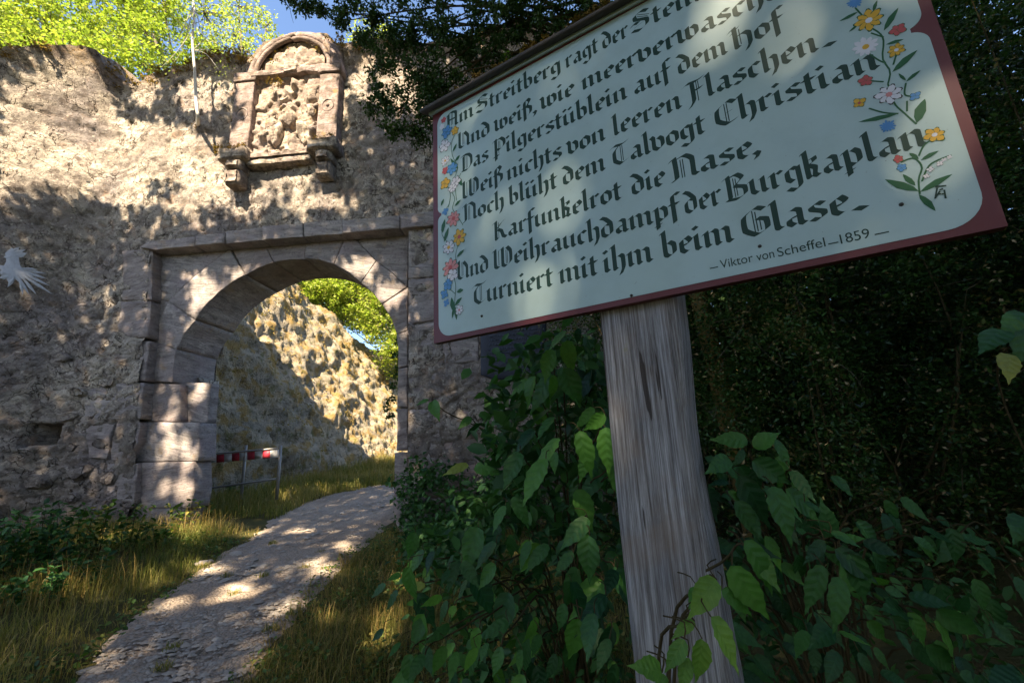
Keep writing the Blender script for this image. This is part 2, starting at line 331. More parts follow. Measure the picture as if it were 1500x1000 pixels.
# ------------------------------------------------------------------ leaf clouds (numpy)
def leaves(C, size, mat, name, parent, seed=0, up=.3, aspect=.5, kind=None, rbias=None, droop=0., label=None, six=False):
    r = np.random.default_rng(seed); C = np.asarray(C, float); n = len(C)
    N = r.normal(size=(n, 3)); N[:, 2] = np.abs(N[:, 2])+up; N /= np.linalg.norm(N, axis=1)[:, None]
    D = r.normal(size=(n, 3)); D[:, 2] -= droop; D -= N*(D*N).sum(1)[:, None]; D /= np.linalg.norm(D, axis=1)[:, None]
    S = np.cross(N, D); L = (np.asarray(size)*r.uniform(.6, 1.3, n))[:, None]; w = L*aspect*.5
    fold = N*w*r.uniform(.0, .7, n)[:, None]
    if six:
        V = np.stack([C, C+D*L*.3+S*w*.9+fold, C+D*L*.68+S*w*.75+fold, C+D*L, C+D*L*.68-S*w*.75+fold, C+D*L*.3-S*w*.9+fold], 1).reshape(-1, 3)
        b = (np.arange(n)*6)[:, None]; Q = np.concatenate([b+[0, 1, 2, 3], b+[0, 3, 4, 5]]); k = 6
    else:
        V = np.stack([C, C+D*L*.45+S*w+fold, C+D*L, C+D*L*.45-S*w+fold], 1).reshape(-1, 3)
        b = (np.arange(n)*4)[:, None]; Q = np.concatenate([b+[0, 1, 2], b+[0, 2, 3]]); k = 4
    rr = r.random(n) if rbias is None else np.clip(rbias+r.normal(0, .18, n), 0, 1)
    return put(name, V, Q, mat, parent, False, np.repeat(rr, k), kind, label)
def clumps(centers, rad, per, seed=0, flat=1.):
    r = np.random.default_rng(seed); C = np.repeat(np.asarray(centers, float), per, 0)
    d = r.normal(size=C.shape); d /= np.linalg.norm(d, axis=1)[:, None]; d *= (r.random(len(C))**.45)[:, None]; d[:, 2] *= flat
    R = np.repeat(np.broadcast_to(rad, len(centers)), per)[:, None]
    return C+d*R
def blades(P, h, w, mat, name, parent=None, seed=0, lean=.5, kind='stuff', rb=None):
    r = np.random.default_rng(seed); n = len(P); P = np.asarray(P, float); h = np.asarray(h)*r.uniform(.5, 1.3, n)
    a = r.uniform(0, 2*math.pi, n); d = np.stack([np.cos(a), np.sin(a), 0*a], 1); s = np.stack([-np.sin(a), np.cos(a), 0*a], 1)
    ln = (lean*r.random(n)**.8)[:, None]; w = (w*r.uniform(.6, 1.3, n))[:, None]; H = h[:, None]; z = np.array([0, 0, 1.])
    m1 = P+z*H*.45+d*H*ln*.18; m2 = P+z*H*.8*(1-.2*ln)+d*H*ln*.55; tp = P+z*H*(1-.45*ln)+d*H*ln*1.05
    V = np.stack([P-s*w, P+s*w, m1+s*w*.85, m1-s*w*.85, m2+s*w*.55, m2-s*w*.55, tp], 1).reshape(-1, 3)
    b = (np.arange(n)*7)[:, None]; Q = np.concatenate([b+[0, 1, 2, 3], b+[3, 2, 4, 5]]); T = b+[5, 4, 6]
    rr = r.random(n) if rb is None else np.clip(rb+r.normal(0, .15, n), 0, 1)
    return put(name, V, [Q, T], mat, parent, False, np.repeat(rr, 7), kind)

# ------------------------------------------------------------------ SETTING: ground, path, rock slope
def ax(a, b, fine, lo, hi, coarse):
    L = list(np.arange(lo, hi, fine)); x = lo; st = fine
    pre = []
    while x > a: st *= 1.5; x -= st; pre.append(x)
    post = []; x = hi; st = fine
    while x < b: post.append(x); st *= 1.5; x += st
    return np.array(pre[::-1]+L+post+[b])
gx, gy = ax(-400, 400, .12, -9, 5, 0), ax(-400, 600, .12, .2, 18, 0)
GX, GY = np.meshgrid(gx, gy, indexing='ij')
GP = np.stack([GX, GY, GX*0], -1)
GZ = gz(GX, GY)+.05*fbm(GP*1.7, 3, 3)*(np.abs(GX) < 12)*(np.abs(GY) < 22)
put('ground', np.stack([GX, GY, GZ], -1).reshape(-1, 3), gridq(len(gx), len(gy)), MAT['soil'], smooth=True, kind='structure')
PL = [(60, 1080), (130, 990), (215, 905), (270, 865), (318, 828), (372, 790), (415, 759), (468, 733), (520, 720), (556, 712)]
PR = [(318, 1080), (352, 1000), (408, 925), (452, 870), (486, 830), (530, 792), (560, 765), (574, 748), (590, 738), (620, 728)]
pl = curve([gpx(*p) for p in PL], 110); pr = curve([gpx(*p) for p in PR], 110)
pl = np.concatenate([[pl[0]+(pl[0]-pl[1])*k for k in (60, 30, 10)], pl]); pr = np.concatenate([[pr[0]+(pr[0]-pr[1])*k for k in (60, 30, 10)], pr])
tt = np.linspace(-.1, 1.1, 52)[None, :, None]
PV = pl[:, None]*(1-tt)+pr[:, None]*tt; ny = PV.shape[0]
PVz = gz(PV[..., 0], PV[..., 1]); q = np.stack([PV[..., 0], PV[..., 1], PVz*0], -1)
f1, f2, cvv = vor(q[..., :2]*13, 4)
edge = np.minimum(tt[..., 0]+.1, 1.1-tt[..., 0])*8
PV[..., 2] = PVz+.045*np.clip(edge, 0, 1)-.01+.05*fbm(q*2.2, 3, 8)+.05*fbm(q*9, 3, 5)+.010*cvv*np.clip((f2-f1)*6, 0, 1)+.012*fbm(q*26, 2, 7)
put('gravel_path', PV.reshape(-1, 3), gridq(ny, 52), MAT['path'], smooth=False, kind='structure')
def inpath(x, y):
    x = np.asarray(x); y = np.asarray(y); a = np.interp(y, pl[:, 1], pl[:, 0]); b = np.interp(y, pr[:, 1], pr[:, 0]); return (x-a)/(b-a)
# rock slope beyond the gate
B = curve([(-9.5, 8.3), (-7.1, 9.2), (-6.2, 11.5), (-5.2, 14.0), (-4.3, 16.5), (-2.6, 19.), (3, 21)], 230)
T = np.gradient(B, axis=0); T /= np.linalg.norm(T, axis=1)[:, None]; Nn = np.stack([-T[:, 1], T[:, 0]], 1)
Hh = np.linspace(0, 1, 90)
top = np.interp(B[:, 1], [8, 9, 11, 12.5, 14.5, 17, 20], [12, 12, 10.8, 9.5, 8.0, 6.6, 5.4])
BX = B[:, None, 0]+Nn[:, None, 0]*(Hh**1.1)[None]*(3.3); BY = B[:, None, 1]+Nn[:, None, 1]*(Hh**1.1)[None]*3.3
b0 = gz(B[:, 0], B[:, 1])-.3; BZ = b0[:, None]+(top-b0)[:, None]*Hh[None]
RP = np.stack([BX, BY, BZ], -1)
q2 = np.stack([np.arange(230)[:, None]*.07+0*Hh[None], BZ], -1)
f1, f2, cvv = vor(q2*np.array([1.6, 1.9]), 21)
dis = .7*fbm(RP*.7, 4, 31)+.36*fbm(RP*2.6, 4, 32)+.07*(cvv-.5)*np.clip((f2-f1)*12, 0, 1)+.2*fbm(RP*8, 4, 33)
RP[..., 0] -= Nn[:, None, 0]*dis; RP[..., 1] -= Nn[:, None, 1]*dis; RP[..., 2] += .5*dis
put('rock_slope', RP.reshape(-1, 3), gridq(230, 90), MAT['rock'], kind='structure')
# hilltop behind the rock so that the trees above stand on ground
hx, hy = np.meshgrid(np.linspace(-60, -3, 40), np.linspace(11, 90, 40), indexing='ij')
hz = -1.2+7.2*np.clip((-hx-8.0+.12*(hy-9))/2.2, 0, 1)
put('hilltop', np.stack([hx, hy, hz], -1).reshape(-1, 3), gridq(40, 40), MAT['soil'], kind='structure')

# ------------------------------------------------------------------ GATE WALL
gate = thing('gate_wall', wp(0, 0.3), 'tall weathered rubble castle wall with round ashlar arch and projecting corner', 'gate wall')
S0, S1, DS = -7.6, 6.4, .04
ss = np.arange(S0, S1+DS/2, DS); nh = 250
topf = 9.3+.12*np.sin(ss*2.1)+.25*fbm(np.stack([ss*1.3, ss*0, ss*0], -1), 4, 2)+np.where(ss < -4.35, .12+.80*(ss+4.45), 0)-.25*np.exp(-((ss+4.0)/.35)**2)
u = np.linspace(0, 1, nh)
SS = np.repeat(ss[:, None], nh, 1); HH = -.3+(topf[:, None]+.3)*u[None]
def sp(x, k=.12): return k*np.log1p(np.exp(np.clip(x/k, -40, 40)))
def wall_off(S, Hh_):
    P = np.stack([S, S*0, Hh_], -1)
    crease = -4.2+.10*np.sin(Hh_*1.3)
    o = -.87*sp(crease-S, .16)
    o -= np.clip((Hh_-7.6)/1.8, 0, 1)*.36*(1/(1+np.exp(-(-4.3-S)/.035)))*np.clip(1+(S+4.3)*.35, 0, 1)
    f1, f2, cv = vor(np.stack([S*2.3+.4*fbm(P*2, 2, 9), Hh_*4.2], -1), 5)
    st = np.clip(1.35-Hh_*.10, .25, 1)
    o -= .038*st*(cv-.3)*np.clip((f2-f1)*5, 0, 1); o += .03*st*np.exp(-((f2-f1)/.07)**2)
    g1, g2, gv = vor(np.stack([S*6.5+.5*fbm(P*5, 2, 3), Hh_*8.5], -1), 15)
    o -= .022*(gv-.4)*np.clip((g2-g1)*4, 0, 1)
    Q = np.stack([S*1.3+Hh_*.3, S*0, (Hh_+.38*S*(S < -4.2)+.05*S)*8], -1)
    o += .05*fbm(Q, 4, 41)*(1.+.8*(S < -4.2))+.12*fbm(P*.9, 3, 42)+.03*fbm(P*5, 3, 43)+.03*fbm(P*15, 3, 44)
    lw = np.clip((3.9-Hh_)/1.6, 0, 1)*np.clip(.55+1.5*fbm(P*.8, 2, 91)+.3, 0, 1); j1, j2, jv = vor(np.stack([S*2.6+.35*fbm(P*2.4, 2, 92), Hh_*4.6+.3*fbm(P*2., 2, 93)], -1), 25)
    o -= .05*lw*(jv*.7+.3)*np.clip((j2-j1)*7, 0, 1); wall_off.joint = lw*np.exp(-((j2-j1)/.085)**2)
    pit = fbm(P*np.array([7, 1, 9]), 3, 45); o += .09*np.clip(pit-.17, 0, .12)/.12*.6
    hole = (np.abs(S+4.20) < .2)*(np.abs(Hh_-2.04) < .17); o = np.where(hole, o+.5, o)
    return o
OF = wall_off(SS, HH)
JT = wall_off.joint.reshape(-1)
Vf = wp(SS, HH, OF)
Fq = gridq(len(ss), nh)
cS = SS.reshape(-1)[Fq].mean(1); cH = HH.reshape(-1)[Fq].mean(1)
def recl(h): return np.interp(h, [0, 1.3, 2.8, 5.28], [-2.6, -2.63, -2.74, -2.95])
inrec = (cS > recl(cH)-.04) & (cS < 1.80) & (cH < 5.27)
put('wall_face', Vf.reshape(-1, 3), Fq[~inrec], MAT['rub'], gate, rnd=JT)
ACS, ACH, AR = -.37, 3.04, 1.91
def inopen(s, h, g=0.): return (np.hypot(s-ACS, h-ACH) < AR+g) | ((h < ACH) & (s > -2.3-g) & (s < 1.55+g))
bs, bh = np.arange(S0, S1, .1), np.linspace(-.3, 1, 60)
tb = np.interp(bs, ss, topf)
BS = np.repeat(bs[:, None], 60, 1); BH = -.3+(tb[:, None]+.3)*np.linspace(0, 1, 60)[None]
Fb = gridq(len(bs), 60); c1, c2 = BS.reshape(-1)[Fb].mean(1), BH.reshape(-1)[Fb].mean(1)
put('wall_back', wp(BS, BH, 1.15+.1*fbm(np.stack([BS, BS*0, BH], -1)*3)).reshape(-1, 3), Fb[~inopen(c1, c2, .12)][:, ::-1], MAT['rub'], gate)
tf = np.linspace(0, 1, 26)[None]; oft = OF[:, -1][:, None]*(1-tf)+1.15*tf
TS = np.repeat(ss[:, None], 26, 1)
TH = topf[:, None]+.12*np.sin(tf*math.pi)+.22*fbm(np.stack([TS*3, oft*3, TS*0], -1), 3, 6)*np.sin(tf*math.pi)**.5
put('wall_top', wp(TS, TH, oft).reshape(-1, 3), gridq(len(ss), 26), MAT['rub'], gate)
# recess backing
rs, rh = np.arange(-3.2, 1.95, .06), np.arange(-.3, 5.4, .06)
RS, RH = np.meshgrid(rs, rh, indexing='ij'); Fr = gridq(len(rs), len(rh)); c1, c2 = RS.reshape(-1)[Fr].mean(1), RH.reshape(-1)[Fr].mean(1)
put('recess_face', wp(RS, RH, .24+.05*fbm(np.stack([RS, RS*0, RH], -1)*6)).reshape(-1, 3), Fr[~inopen(c1, c2, .15)], MAT['rub'], gate)

def slab(name, poly, off, depth, mat, parent, seed=0, bev=.014, rough=.02, label=None, bulge=.0):
    """stone block from a star-shaped outline in wall coordinates"""
    P = np.asarray(poly, float)
    area = .5*np.sum(P[:, 0]*np.roll(P[:, 1], -1)-np.roll(P[:, 0], -1)*P[:, 1])
    if area < 0: P = P[::-1]
    L = []
    for i in range(len(P)):
        a, b = P[i], P[(i+1) % len(P)]; n = max(2, int(np.linalg.norm(b-a)/.07))
        for k in range(n): L.append(a+(b-a)*k/n)
    L = np.array(L); c = P.mean(0); m = len(L)
    jit = .014*fbm(np.stack([L[:, 0]*9, L[:, 1]*9, L[:, 0]*0+seed], -1), 2, seed)
    d = c-L; dl = np.linalg.norm(d, axis=1)[:, None]; dn = d/dl
    L = L+dn*(.001+np.abs(jit)[:, None]*1.0)
    rings = [(L, depth), (L, depth*.5), (L, bev*1.2), (L+dn*bev*.35, bev*.4), (L+dn*bev, 0.)]
    for t in (.22, .42, .62, .82): rings.append((L+d*t, 0.))
    V = []
    for k, (R, o) in enumerate(rings):
        z = np.full(m, off+o)
        if k >= 2:
            w = 1 if k > 3 else .4
            z = z+w*rough*2*fbm(np.stack([R[:, 0]*1.6+seed, R[:, 0]*0, (R[:, 1]+.1*math.sin(seed)*R[:, 0])*9], -1), 3, seed)+w*rough*fbm(np.stack([R[:, 0]*5, R[:, 0]*0+seed, R[:, 1]*5], -1), 3, seed+3)
            z = z-bulge*(k-2)/7.
        V.append(wp(R[:, 0], R[:, 1], z))
    V.append(wp(c[0], c[1], off-bulge)[None]); V = np.concatenate(V); n = len(rings)
    j = np.arange(m); Q = np.concatenate([np.stack([k*m+j, k*m+(j+1) % m, (k+1)*m+(j+1) % m, (k+1)*m+j], 1) for k in range(n-1)])
    T = np.stack([(n-1)*m+j, (n-1)*m+(j+1) % m, np.full(m, n*m)], 1)
    return put(name, V, [Q, T], mat, parent, label=label)
def c8(pts, off=.17): return [wpx(190+.45*x, 290+.45*y, off) for x, y in pts]
VO = [[(152, 492), (178, 440), (213, 397), (125, 335), (60, 462)], [(140, 600), (143, 545), (152, 492), (60, 462), (42, 597)],
      [(213, 397), (250, 345), (290, 305), (335, 272), (375, 250), (325, 165), (300, 185), (210, 255), (125, 335)],
      [(375, 250), (420, 226), (467, 208), (437, 148), (330, 160)], [(467, 208), (520, 199), (568, 197), (572, 138), (437, 148)],
      [(568, 197), (620, 202), (665, 215), (705, 122), (572, 138)], [(665, 215), (712, 241), (752, 275), (802, 205), (742, 140), (705, 122)],
      [(752, 275), (790, 308), (820, 345), (902, 290), (850, 240), (802, 205)], [(820, 345), (850, 390), (868, 442), (904, 430), (904, 290)],
      [(868, 442), (873, 500), (873, 553), (904, 545), (904, 430)]]
for i, p in enumerate(VO): slab('voussoir', c8(p), .17+.008*math.sin(i*5), .95, MAT['ash'], gate, i+1)
for i, p in enumerate([[(125, 335), (210, 255), (300, 185), (325, 158), (82, 182), (72, 325)], [(742, 140), (802, 205), (850, 240), (902, 288), (908, 112), (744, 128)], [(60, 462), (125, 335), (72, 325), (30, 430)]]):
    slab('spandrel_stone', c8(p), .185, .3, MAT['ash'], gate, 20+i)
JL = [([(38, 601), (162, 605), (166, 728), (28, 726)], .17, .4), ([(28, 727), (228, 730), (224, 856), (16, 859)], .13, .38), ([(14, 860), (208, 857), (210, 950), (199, 1010), (5, 1010)], .10, .38),
      ([(873, 555), (904, 548), (904, 682), (870, 680)], .17, .95), ([(870, 684), (904, 684), (906, 822), (868, 823)], .17, .95), ([(862, 828), (904, 828), (906, 972), (858, 972)], .14, .95)]
for i, (p, o, d) in enumerate(JL): slab('jamb_stone', c8(p, o), o, d, MAT['ash'], gate, 40+i, bev=.02, rough=.028)
slab('jamb_stone', [(-2.42, 2.14), (-1.80, 2.14), (-1.82, 2.82), (-2.42, 2.86)], .34, .2, MAT['ash'], gate, 51)
slab('jamb_stone', [(-2.75, -.3), (-1.83, -.3), (-1.80, 1.1), (-2.75, 1.1)], .12, .36, MAT['ash'], gate, 52)
slab('jamb_rubble', [(-2.9, -.3), (-2.32, -.3), (-2.32, 2.2), (-2.34, 3.0), (-2.9, 3.0)], .66, .52, MAT['rub'], gate, 53, rough=.12)
slab('jamb_stone', [(1.62, -.3), (2.2, -.3), (2.2, 1.35), (1.62, 1.35)], .2, .9, MAT['ash'], gate, 54)
# quoins left of the recess (photo pixels)
def px(pts, off=0.): return [wpx(x, y, off) for x, y in pts]
c7 = lambda pts: px([(x*.43, 350+y*.43) for x, y in pts], -.03)
for i, p in enumerate([[(415, 40), (518, 30), (512, 205), (413, 207)], [(413, 212), (512, 210), (505, 335), (440, 338), (395, 300)], [(440, 343), (504, 345), (490, 482), (392, 486)], [(298, 492), (488, 488), (478, 612), (280, 618)],
      [(395, 628), (475, 624), (470, 690), (430, 755), (370, 755)], [(360, 765), (460, 765), (455, 905), (350, 905)], [(285, 625), (385, 630), (360, 750), (300, 745)]]):
    slab('quoin_stone', c7(p), -.01+.012*math.sin(i*4), .4, MAT['ash'], gate, 60+i, bev=.014, rough=.04)
# right pier blocks
RB = [[(905, 88), (990, 80), (990, 256), (905, 260)], [(905, 264), (1010, 256), (1010, 392), (905, 412)], [(905, 417), (1016, 398), (1020, 538), (905, 545)], [(905, 550), (1090, 540), (1090, 678), (905, 682)],
      [(905, 687), (1015, 685), (1018, 822), (907, 824)], [(907, 829), (1022, 828), (1030, 970), (909, 972)], [(855, 980), (1060, 976), (1050, 1085), (880, 1100), (862, 1050)]]
for i, p in enumerate(RB): slab('pier_stone', c8(p, -.02), -.005-.012*(i > 3), .42 if i < 6 else 1., MAT['ash'], gate, 80+i, bev=.014, rough=.04)
for i, (p, m) in enumerate([([(644, 448), (700, 444), (702, 530), (650, 532)], 'ash'), ([(685, 540), (745, 548), (740, 590), (683, 590)], 'ash'), ([(648, 600), (735, 600), (740, 655), (650, 660)], 'ashd'), ([(652, 665), (745, 662), (735, 730), (655, 728)], 'ashd'),
      ([(640, 345), (700, 345), (700, 440), (645, 442)], 'ash')]):
    slab('pier_stone', px(p, -.02), -.03, .3, MAT[m], gate, 100+i, bev=.03, rough=.06)
# string course above the recess
xs = [82, 215, 312, 432, 566, 692, 880, 1000, 1090]
def cy_(x): return 168-(x-82)*.0865
slab('cornice_stone', c8([(30, 160), (82, cy_(82)), (213, cy_(213)), (212, 125), (60, 142)], -.09), -.09, .45, MAT['ash'], gate, 130)
for i in range(1, len(xs)-1):
    a, b = xs[i]+.3, xs[i+1]-.3; hh = [34, 40, 44, 46, 40, 46, 46][i-1]
    slab('cornice_stone', c8([(a, cy_(a)), (b, cy_(b)), (b, cy_(b)-hh), (a, cy_(a)-hh)], -.09), -.09-.012*(i % 2), .46, MAT['ash'], gate, 131+i, bev=.008, rough=.025)
# a few rubble stones that stand out of the lower wall
k = 0
for x, y, w, h in [(20, 690, 46, 26), (70, 705, 40, 24), (118, 690, 44, 30), (15, 740, 50, 24), (75, 745, 38, 22), (160, 700, 30, 26), (105, 655, 34, 18), (12, 655, 26, 20), (150, 650, 30, 20), (40, 600, 50, 18), (100, 610, 44, 18), (160, 560, 36, 22), (50, 560, 46, 22), (120, 575, 32, 16), (20, 528, 34, 18), (95, 525, 40, 20),
                   (170, 520, 24, 20), (150, 740, 36, 20), (60, 668, 28, 16), (110, 728, 26, 16), (190, 735, 22, 22)]:
    s_, h_ = wpx(x, y); ds, dh = w/640*7.1/2, h/640*7.1/2
    if s_ < -4.3: continue
    r_ = random.Random(k); an = sorted(r_.uniform(0, 6.28) for _ in range(7)); an = [2*math.pi*i/7+r_.uniform(-.25, .25) for i in range(7)]
    o_ = float(wall_off(np.array(s_), np.array(h_)))
    slab('rubble_stone', [(s_+ds*math.cos(a)*r_.uniform(.85, 1.1), h_+dh*math.sin(a)*r_.uniform(.85, 1.1)) for a in an], min(o_, 0)-.035, .2, MAT['rub'], gate, 200+k, bev=.04, rough=.05); k += 1
# moss and dry tufts along the top belong to the wall
mt = []
for x in np.arange(-7.4, 5, .05):
    tz = float(np.interp(x, ss, topf)); 
    for _ in range(3):
        if random.random() < .75: mt.append(wp(x+random.uniform(-.1, .1), tz+random.uniform(-.22, .1), float(np.interp(x, ss, OF[:, -1]))+random.uniform(-.05, .35)))
mt = [m for m in mt if fbm(np.array([m[0]*1.5, 0, 0]), 2, 77) > -.12]
leaves(clumps(np.array(mt), .11, 30, 5, .7), .06, MAT['moss'], 'moss', gate, 6, kind='stuff')

# ------------------------------------------------------------------ carved memorial niche
nic = thing('carved_stone_niche', wp(-.55, 6.2, -.1), 'round-topped carved sandstone coat of arms niche high above the arch, moss on its sill', 'stone relief')
def pan(name, s0, s1, h0, h1, fn, mat, n=70, m=80, back=.15, cut=None, depthside=True):
    S, Hg = np.meshgrid(np.linspace(s0, s1, n), np.linspace(h0, h1, m), indexing='ij'); O = fn(S, Hg)
    Fg = gridq(n, m)
    V = wp(S, Hg, O).reshape(-1, 3)
    if cut is not None: cc = cut(S.reshape(-1)[Fg].mean(1), Hg.reshape(-1)[Fg].mean(1)); Fg = Fg[cc]
    return put(name, V, Fg, mat, nic, smooth=False)
LUMP = [(350, 470, .16, .07), (240, 500, 0, 0)]
def rel(S, Hg):
    P = np.stack([S, S*0, Hg], -1); o = .02+.06*fbm(P*4, 4, 60)
    o = o-.05*np.clip(fbm(P*np.array([5, 1, 5]), 3, 66)*8, 0, 1)
    L = [(430, 430, 36, 40, .12), (450, 540, 34, 36, .12), (590, 390, 48, 62, .13), (560, 540, 36, 40, .12), (600, 590, 30, 36, .10), (375, 520, 26, 26, .10), (370, 575, 32, 32, .11), (345, 650, 46, 40, .15), (440, 500, 30, 30, .10),
         (610, 470, 22, 34, .10), (480, 640, 60, 26, .04), (530, 690, 30, 22, .06), (420, 720, 38, 20, .06), (300, 545, 18, 18, .08), (320, 600, 20, 20, .08), (560, 640, 30, 22, .07), (490, 350, 22, 26, .10), (400, 400, 20, 22, .06), (595, 610, 24, 24, .1), (470, 470, 30, 26, .09), (515, 600, 20, 30, .07)]
    for x, y, rx, ry, a in L:
        s_, h_ = wpx(300+x*.27, 30+y*.27, -.1); d = np.hypot((S-s_)/(rx*.27/640*8.6), (Hg-h_)/(ry*.27/640*9.4))
        d = d+.35*fbm(P*9, 2, int(x)); o = o-a*.8*np.clip(1.15-d, 0, .5)/.5
    for x, y, r in [(500, 455, 14), (520, 625, 18), (610, 460, 14), (330, 675, 20), (480, 410, 18), (560, 575, 16), (415, 700, 14), (605, 585, 12)]:
        s_, h_ = wpx(300+x*.27, 30+y*.27, -.1); d = np.hypot(S-s_, Hg-h_)/(r*.27/640*9); o = o+.11*np.clip(1.3-d, 0, 1)
    return o-.10
pan('relief_panel', -1.32, .12, 6.95, 8.62, rel, MAT['relief'], 100, 120)
def box_part(name, s0, s1, h0, h1, o0, o1, mat=None, seed=1, rough=.02, bev=.02, lab=None):
    return slab(name, [(s0, h0), (s1, h0), (s1, h1), (s0, h1)], o0, o1-o0, mat or MAT['pillar'], nic, seed, bev, rough, lab)
for sx in (-1.58, .09):
    p = box_part('pillar', sx, sx+.38, 7.02, 8.5, -.20, .2, seed=int(70+sx*3))
    box_part('capital', sx-.04, sx+.42, 8.5, 8.70, -.24, .2, seed=73)
    mb = MB(); cS_, cH_ = sx+.19, 7.78
    a = np.linspace(0, 2*math.pi, 25); mb.tube(wp(cS_+.11*np.cos(a), cH_+.13*np.sin(a), -.20+0*a), .013, 6, caps=False); mb.tube(wp(np.array([cS_, cS_]), np.array([cH_, cH_]), np.array([-.18, -.225])), [.045, .025], 10)
    mb.build('rosette', MAT['pillar'], p, True)
    box_part('ledge', sx-.10, sx+.46, 6.76, 6.98, -.34, .2, MAT['relief'], seed=74, rough=.07, bev=.05)
    for k, (a0, a1, oo) in enumerate([(6.58, 6.74, -.32), (6.28, 6.57, -.28)]):
        box_part('console', sx+.06, sx+.34-.02*k, a0, a1, oo, .2, MAT['relief'], seed=75+k, rough=.05, bev=.06)
box_part('sill', -1.15, .0, 6.80, 6.88, -.24, .2, MAT['relief'], 78, .04); box_part('sill', -1.20, .0, 6.68, 6.79, -.17, .2, MAT['relief'], 79, .04)
box_part('lintel', -1.28, .08, 8.58, 8.70, -.22, .1, MAT['pillar'], 80, .05); box_part('lintel', -.62, -.36, 8.60, 8.82, -.26, .1, MAT['relief'], 81, .04)
c5 = lambda pts: [wpx(300+x*.27, 30+y*.27, -.12) for x, y in pts]
for i, (nm, p_, o_) in enumerate([('shield', [(345, 560), (425, 552), (424, 610), (405, 660), (378, 690), (350, 650), (342, 605)], -.16), ('shield', [(500, 545), (588, 540), (590, 600), (570, 650), (540, 680), (510, 640), (499, 595)], -.16), ('crest', [(545, 352), (640, 350), (612, 445), (568, 448)], -.17), ('helmet', [(430, 500), (462, 478), (496, 505), (500, 552), (468, 588), (434, 560)], -.20), ('helmet', [(345, 515), (375, 497), (400, 520), (396, 548), (352, 550)], -.17), ('helmet', [(560, 470), (592, 462), (614, 488), (604, 528), (566, 532)], -.19), ('crest', [(408, 415), (450, 395), (470, 430), (440, 470), (410, 455)], -.18), ('scroll', [(340, 700), (430, 735), (520, 738), (600, 700), (590, 722), (520, 762), (430, 760), (345, 728)], -.13)]):
    slab(nm, c5(p_), o_, .16, MAT['relief'], nic, 300+i, bev=.03, rough=.06, bulge=.05)
def shell(S, Hg):
    a = np.arctan2(Hg-8.72, S+.50); r = np.hypot(S+.50, Hg-8.72); return .06*r/.6-.13-.035*np.abs(np.cos(a*7))*np.clip(r*3, 0, 1)+.03*fbm(np.stack([S, S*0, Hg], -1)*8, 3, 4)
pan('shell_tympanum', -1.25, .1, 8.68, 9.45, shell, MAT['relief'], 70, 50, cut=lambda s, h: np.hypot(s+.50, h-8.72) < .72)
aa = np.linspace(-.05, math.pi+.05, 40)
for R_, w_, o_, rr in ((.84, .09, -.10, .075), (.73, .05, -.15, .045), (.92, .05, -.05, .06)):
    mb = MB(); P3 = wp(-.50+R_*np.cos(aa), 8.72+R_*np.sin(aa)*1.0, o_+0*aa); P3 = P3+.03*np.stack([fbm(P3*5, 2, 3), fbm(P3*5, 2, 4), fbm(P3*5, 2, 5)], 1)
    mb.tube(P3, rr, 10); mb.build('arch_moulding', MAT['pillar'], nic, True)
slab('niche_backing', [(-1.55, 8.6), (.42, 8.6), (.42, 9.2), (.1, 9.62), (-.50, 9.74), (-1.25, 9.62), (-1.55, 9.2)], -.04, .5, MAT['rub'], nic, 90, rough=.05)
mm = [wp(s_, 7.0, -.3+random.uniform(-.08, .15)) for s_ in list(np.random.default_rng(3).uniform(-1.8, -1.15, 40))+list(np.random.default_rng(4).uniform(-.05, .5, 26))]+[wp(-.75+random.uniform(-.2, .1), 8.45+random.uniform(-.15, .1), -.2) for _ in range(10)]
leaves(clumps(np.array(mm), .05, 14, 5, .6), .035, MAT['moss'], 'moss', nic, 7, kind='stuff')

# ------------------------------------------------------------------ metal bird on the wall
bird = thing('metal_bird_ornament', at(30, 405, 6.35), 'flat silvery metal bird with spread tail feathers fixed to the wall', 'ornament')
def bpt(x, y, d=0.): 
    s_ = .43; X, Yp = x*s_, 350+y*s_
    r = ray(X, Yp)              # plane of the oblique corner wall
    t = np.array([.756, .654, 0]); nrm = np.array([-.654, .756, 0]); c = wp(-4.2, 0, 0); c[2] = 0
    k = ((c@nrm)-.16-d)/(r@nrm); p = r*k; p[2] += CAMH; return p
bn = np.array([.654, -.756, 0.])
mb = MB()
def blade(mb, a, b, w, th=.012, r=0.):
    A, B_ = bpt(*a), bpt(*b); d = B_-A; L_ = np.linalg.norm(d); d /= L_; sd = np.cross(d, bn); W_ = w/640*6.3*.43/2
    V = [A-sd*W_*.5, A+sd*W_*.5, A+d*L_*.55+sd*W_, A+d*L_*.55-sd*W_, B_, A+bn*th*1.5, A+d*L_*.55+bn*th*2]
    mb.add(V, None, [(0, 5, 6), (0, 6, 3), (1, 6, 5), (1, 2, 6), (3, 6, 4), (2, 4, 6), (0, 1, 2), (0, 2, 3), (3, 2, 4)], r)
blade(mb, (34, 60), (68, 150), 44); blade(mb, (48, 60), (30, 150), 50); blade(mb, (20, 110), (120, 125), 46); mb.build('body', MAT['alu'], bird)
for a, b, w in [((70, 120), (180, 188), 14), ((70, 115), (172, 160), 14), ((75, 110), (160, 135), 14), ((75, 105), (158, 118), 12), ((75, 100), (130, 104), 12), ((75, 130), (125, 190), 13), ((68, 130), (78, 192), 13), ((60, 125), (100, 190), 12), ((50, 130), (25, 165), 14)]:
    mb = MB(); blade(mb, a, b, w*.85); mb.build('tail_feather', MAT['alu'], bird)
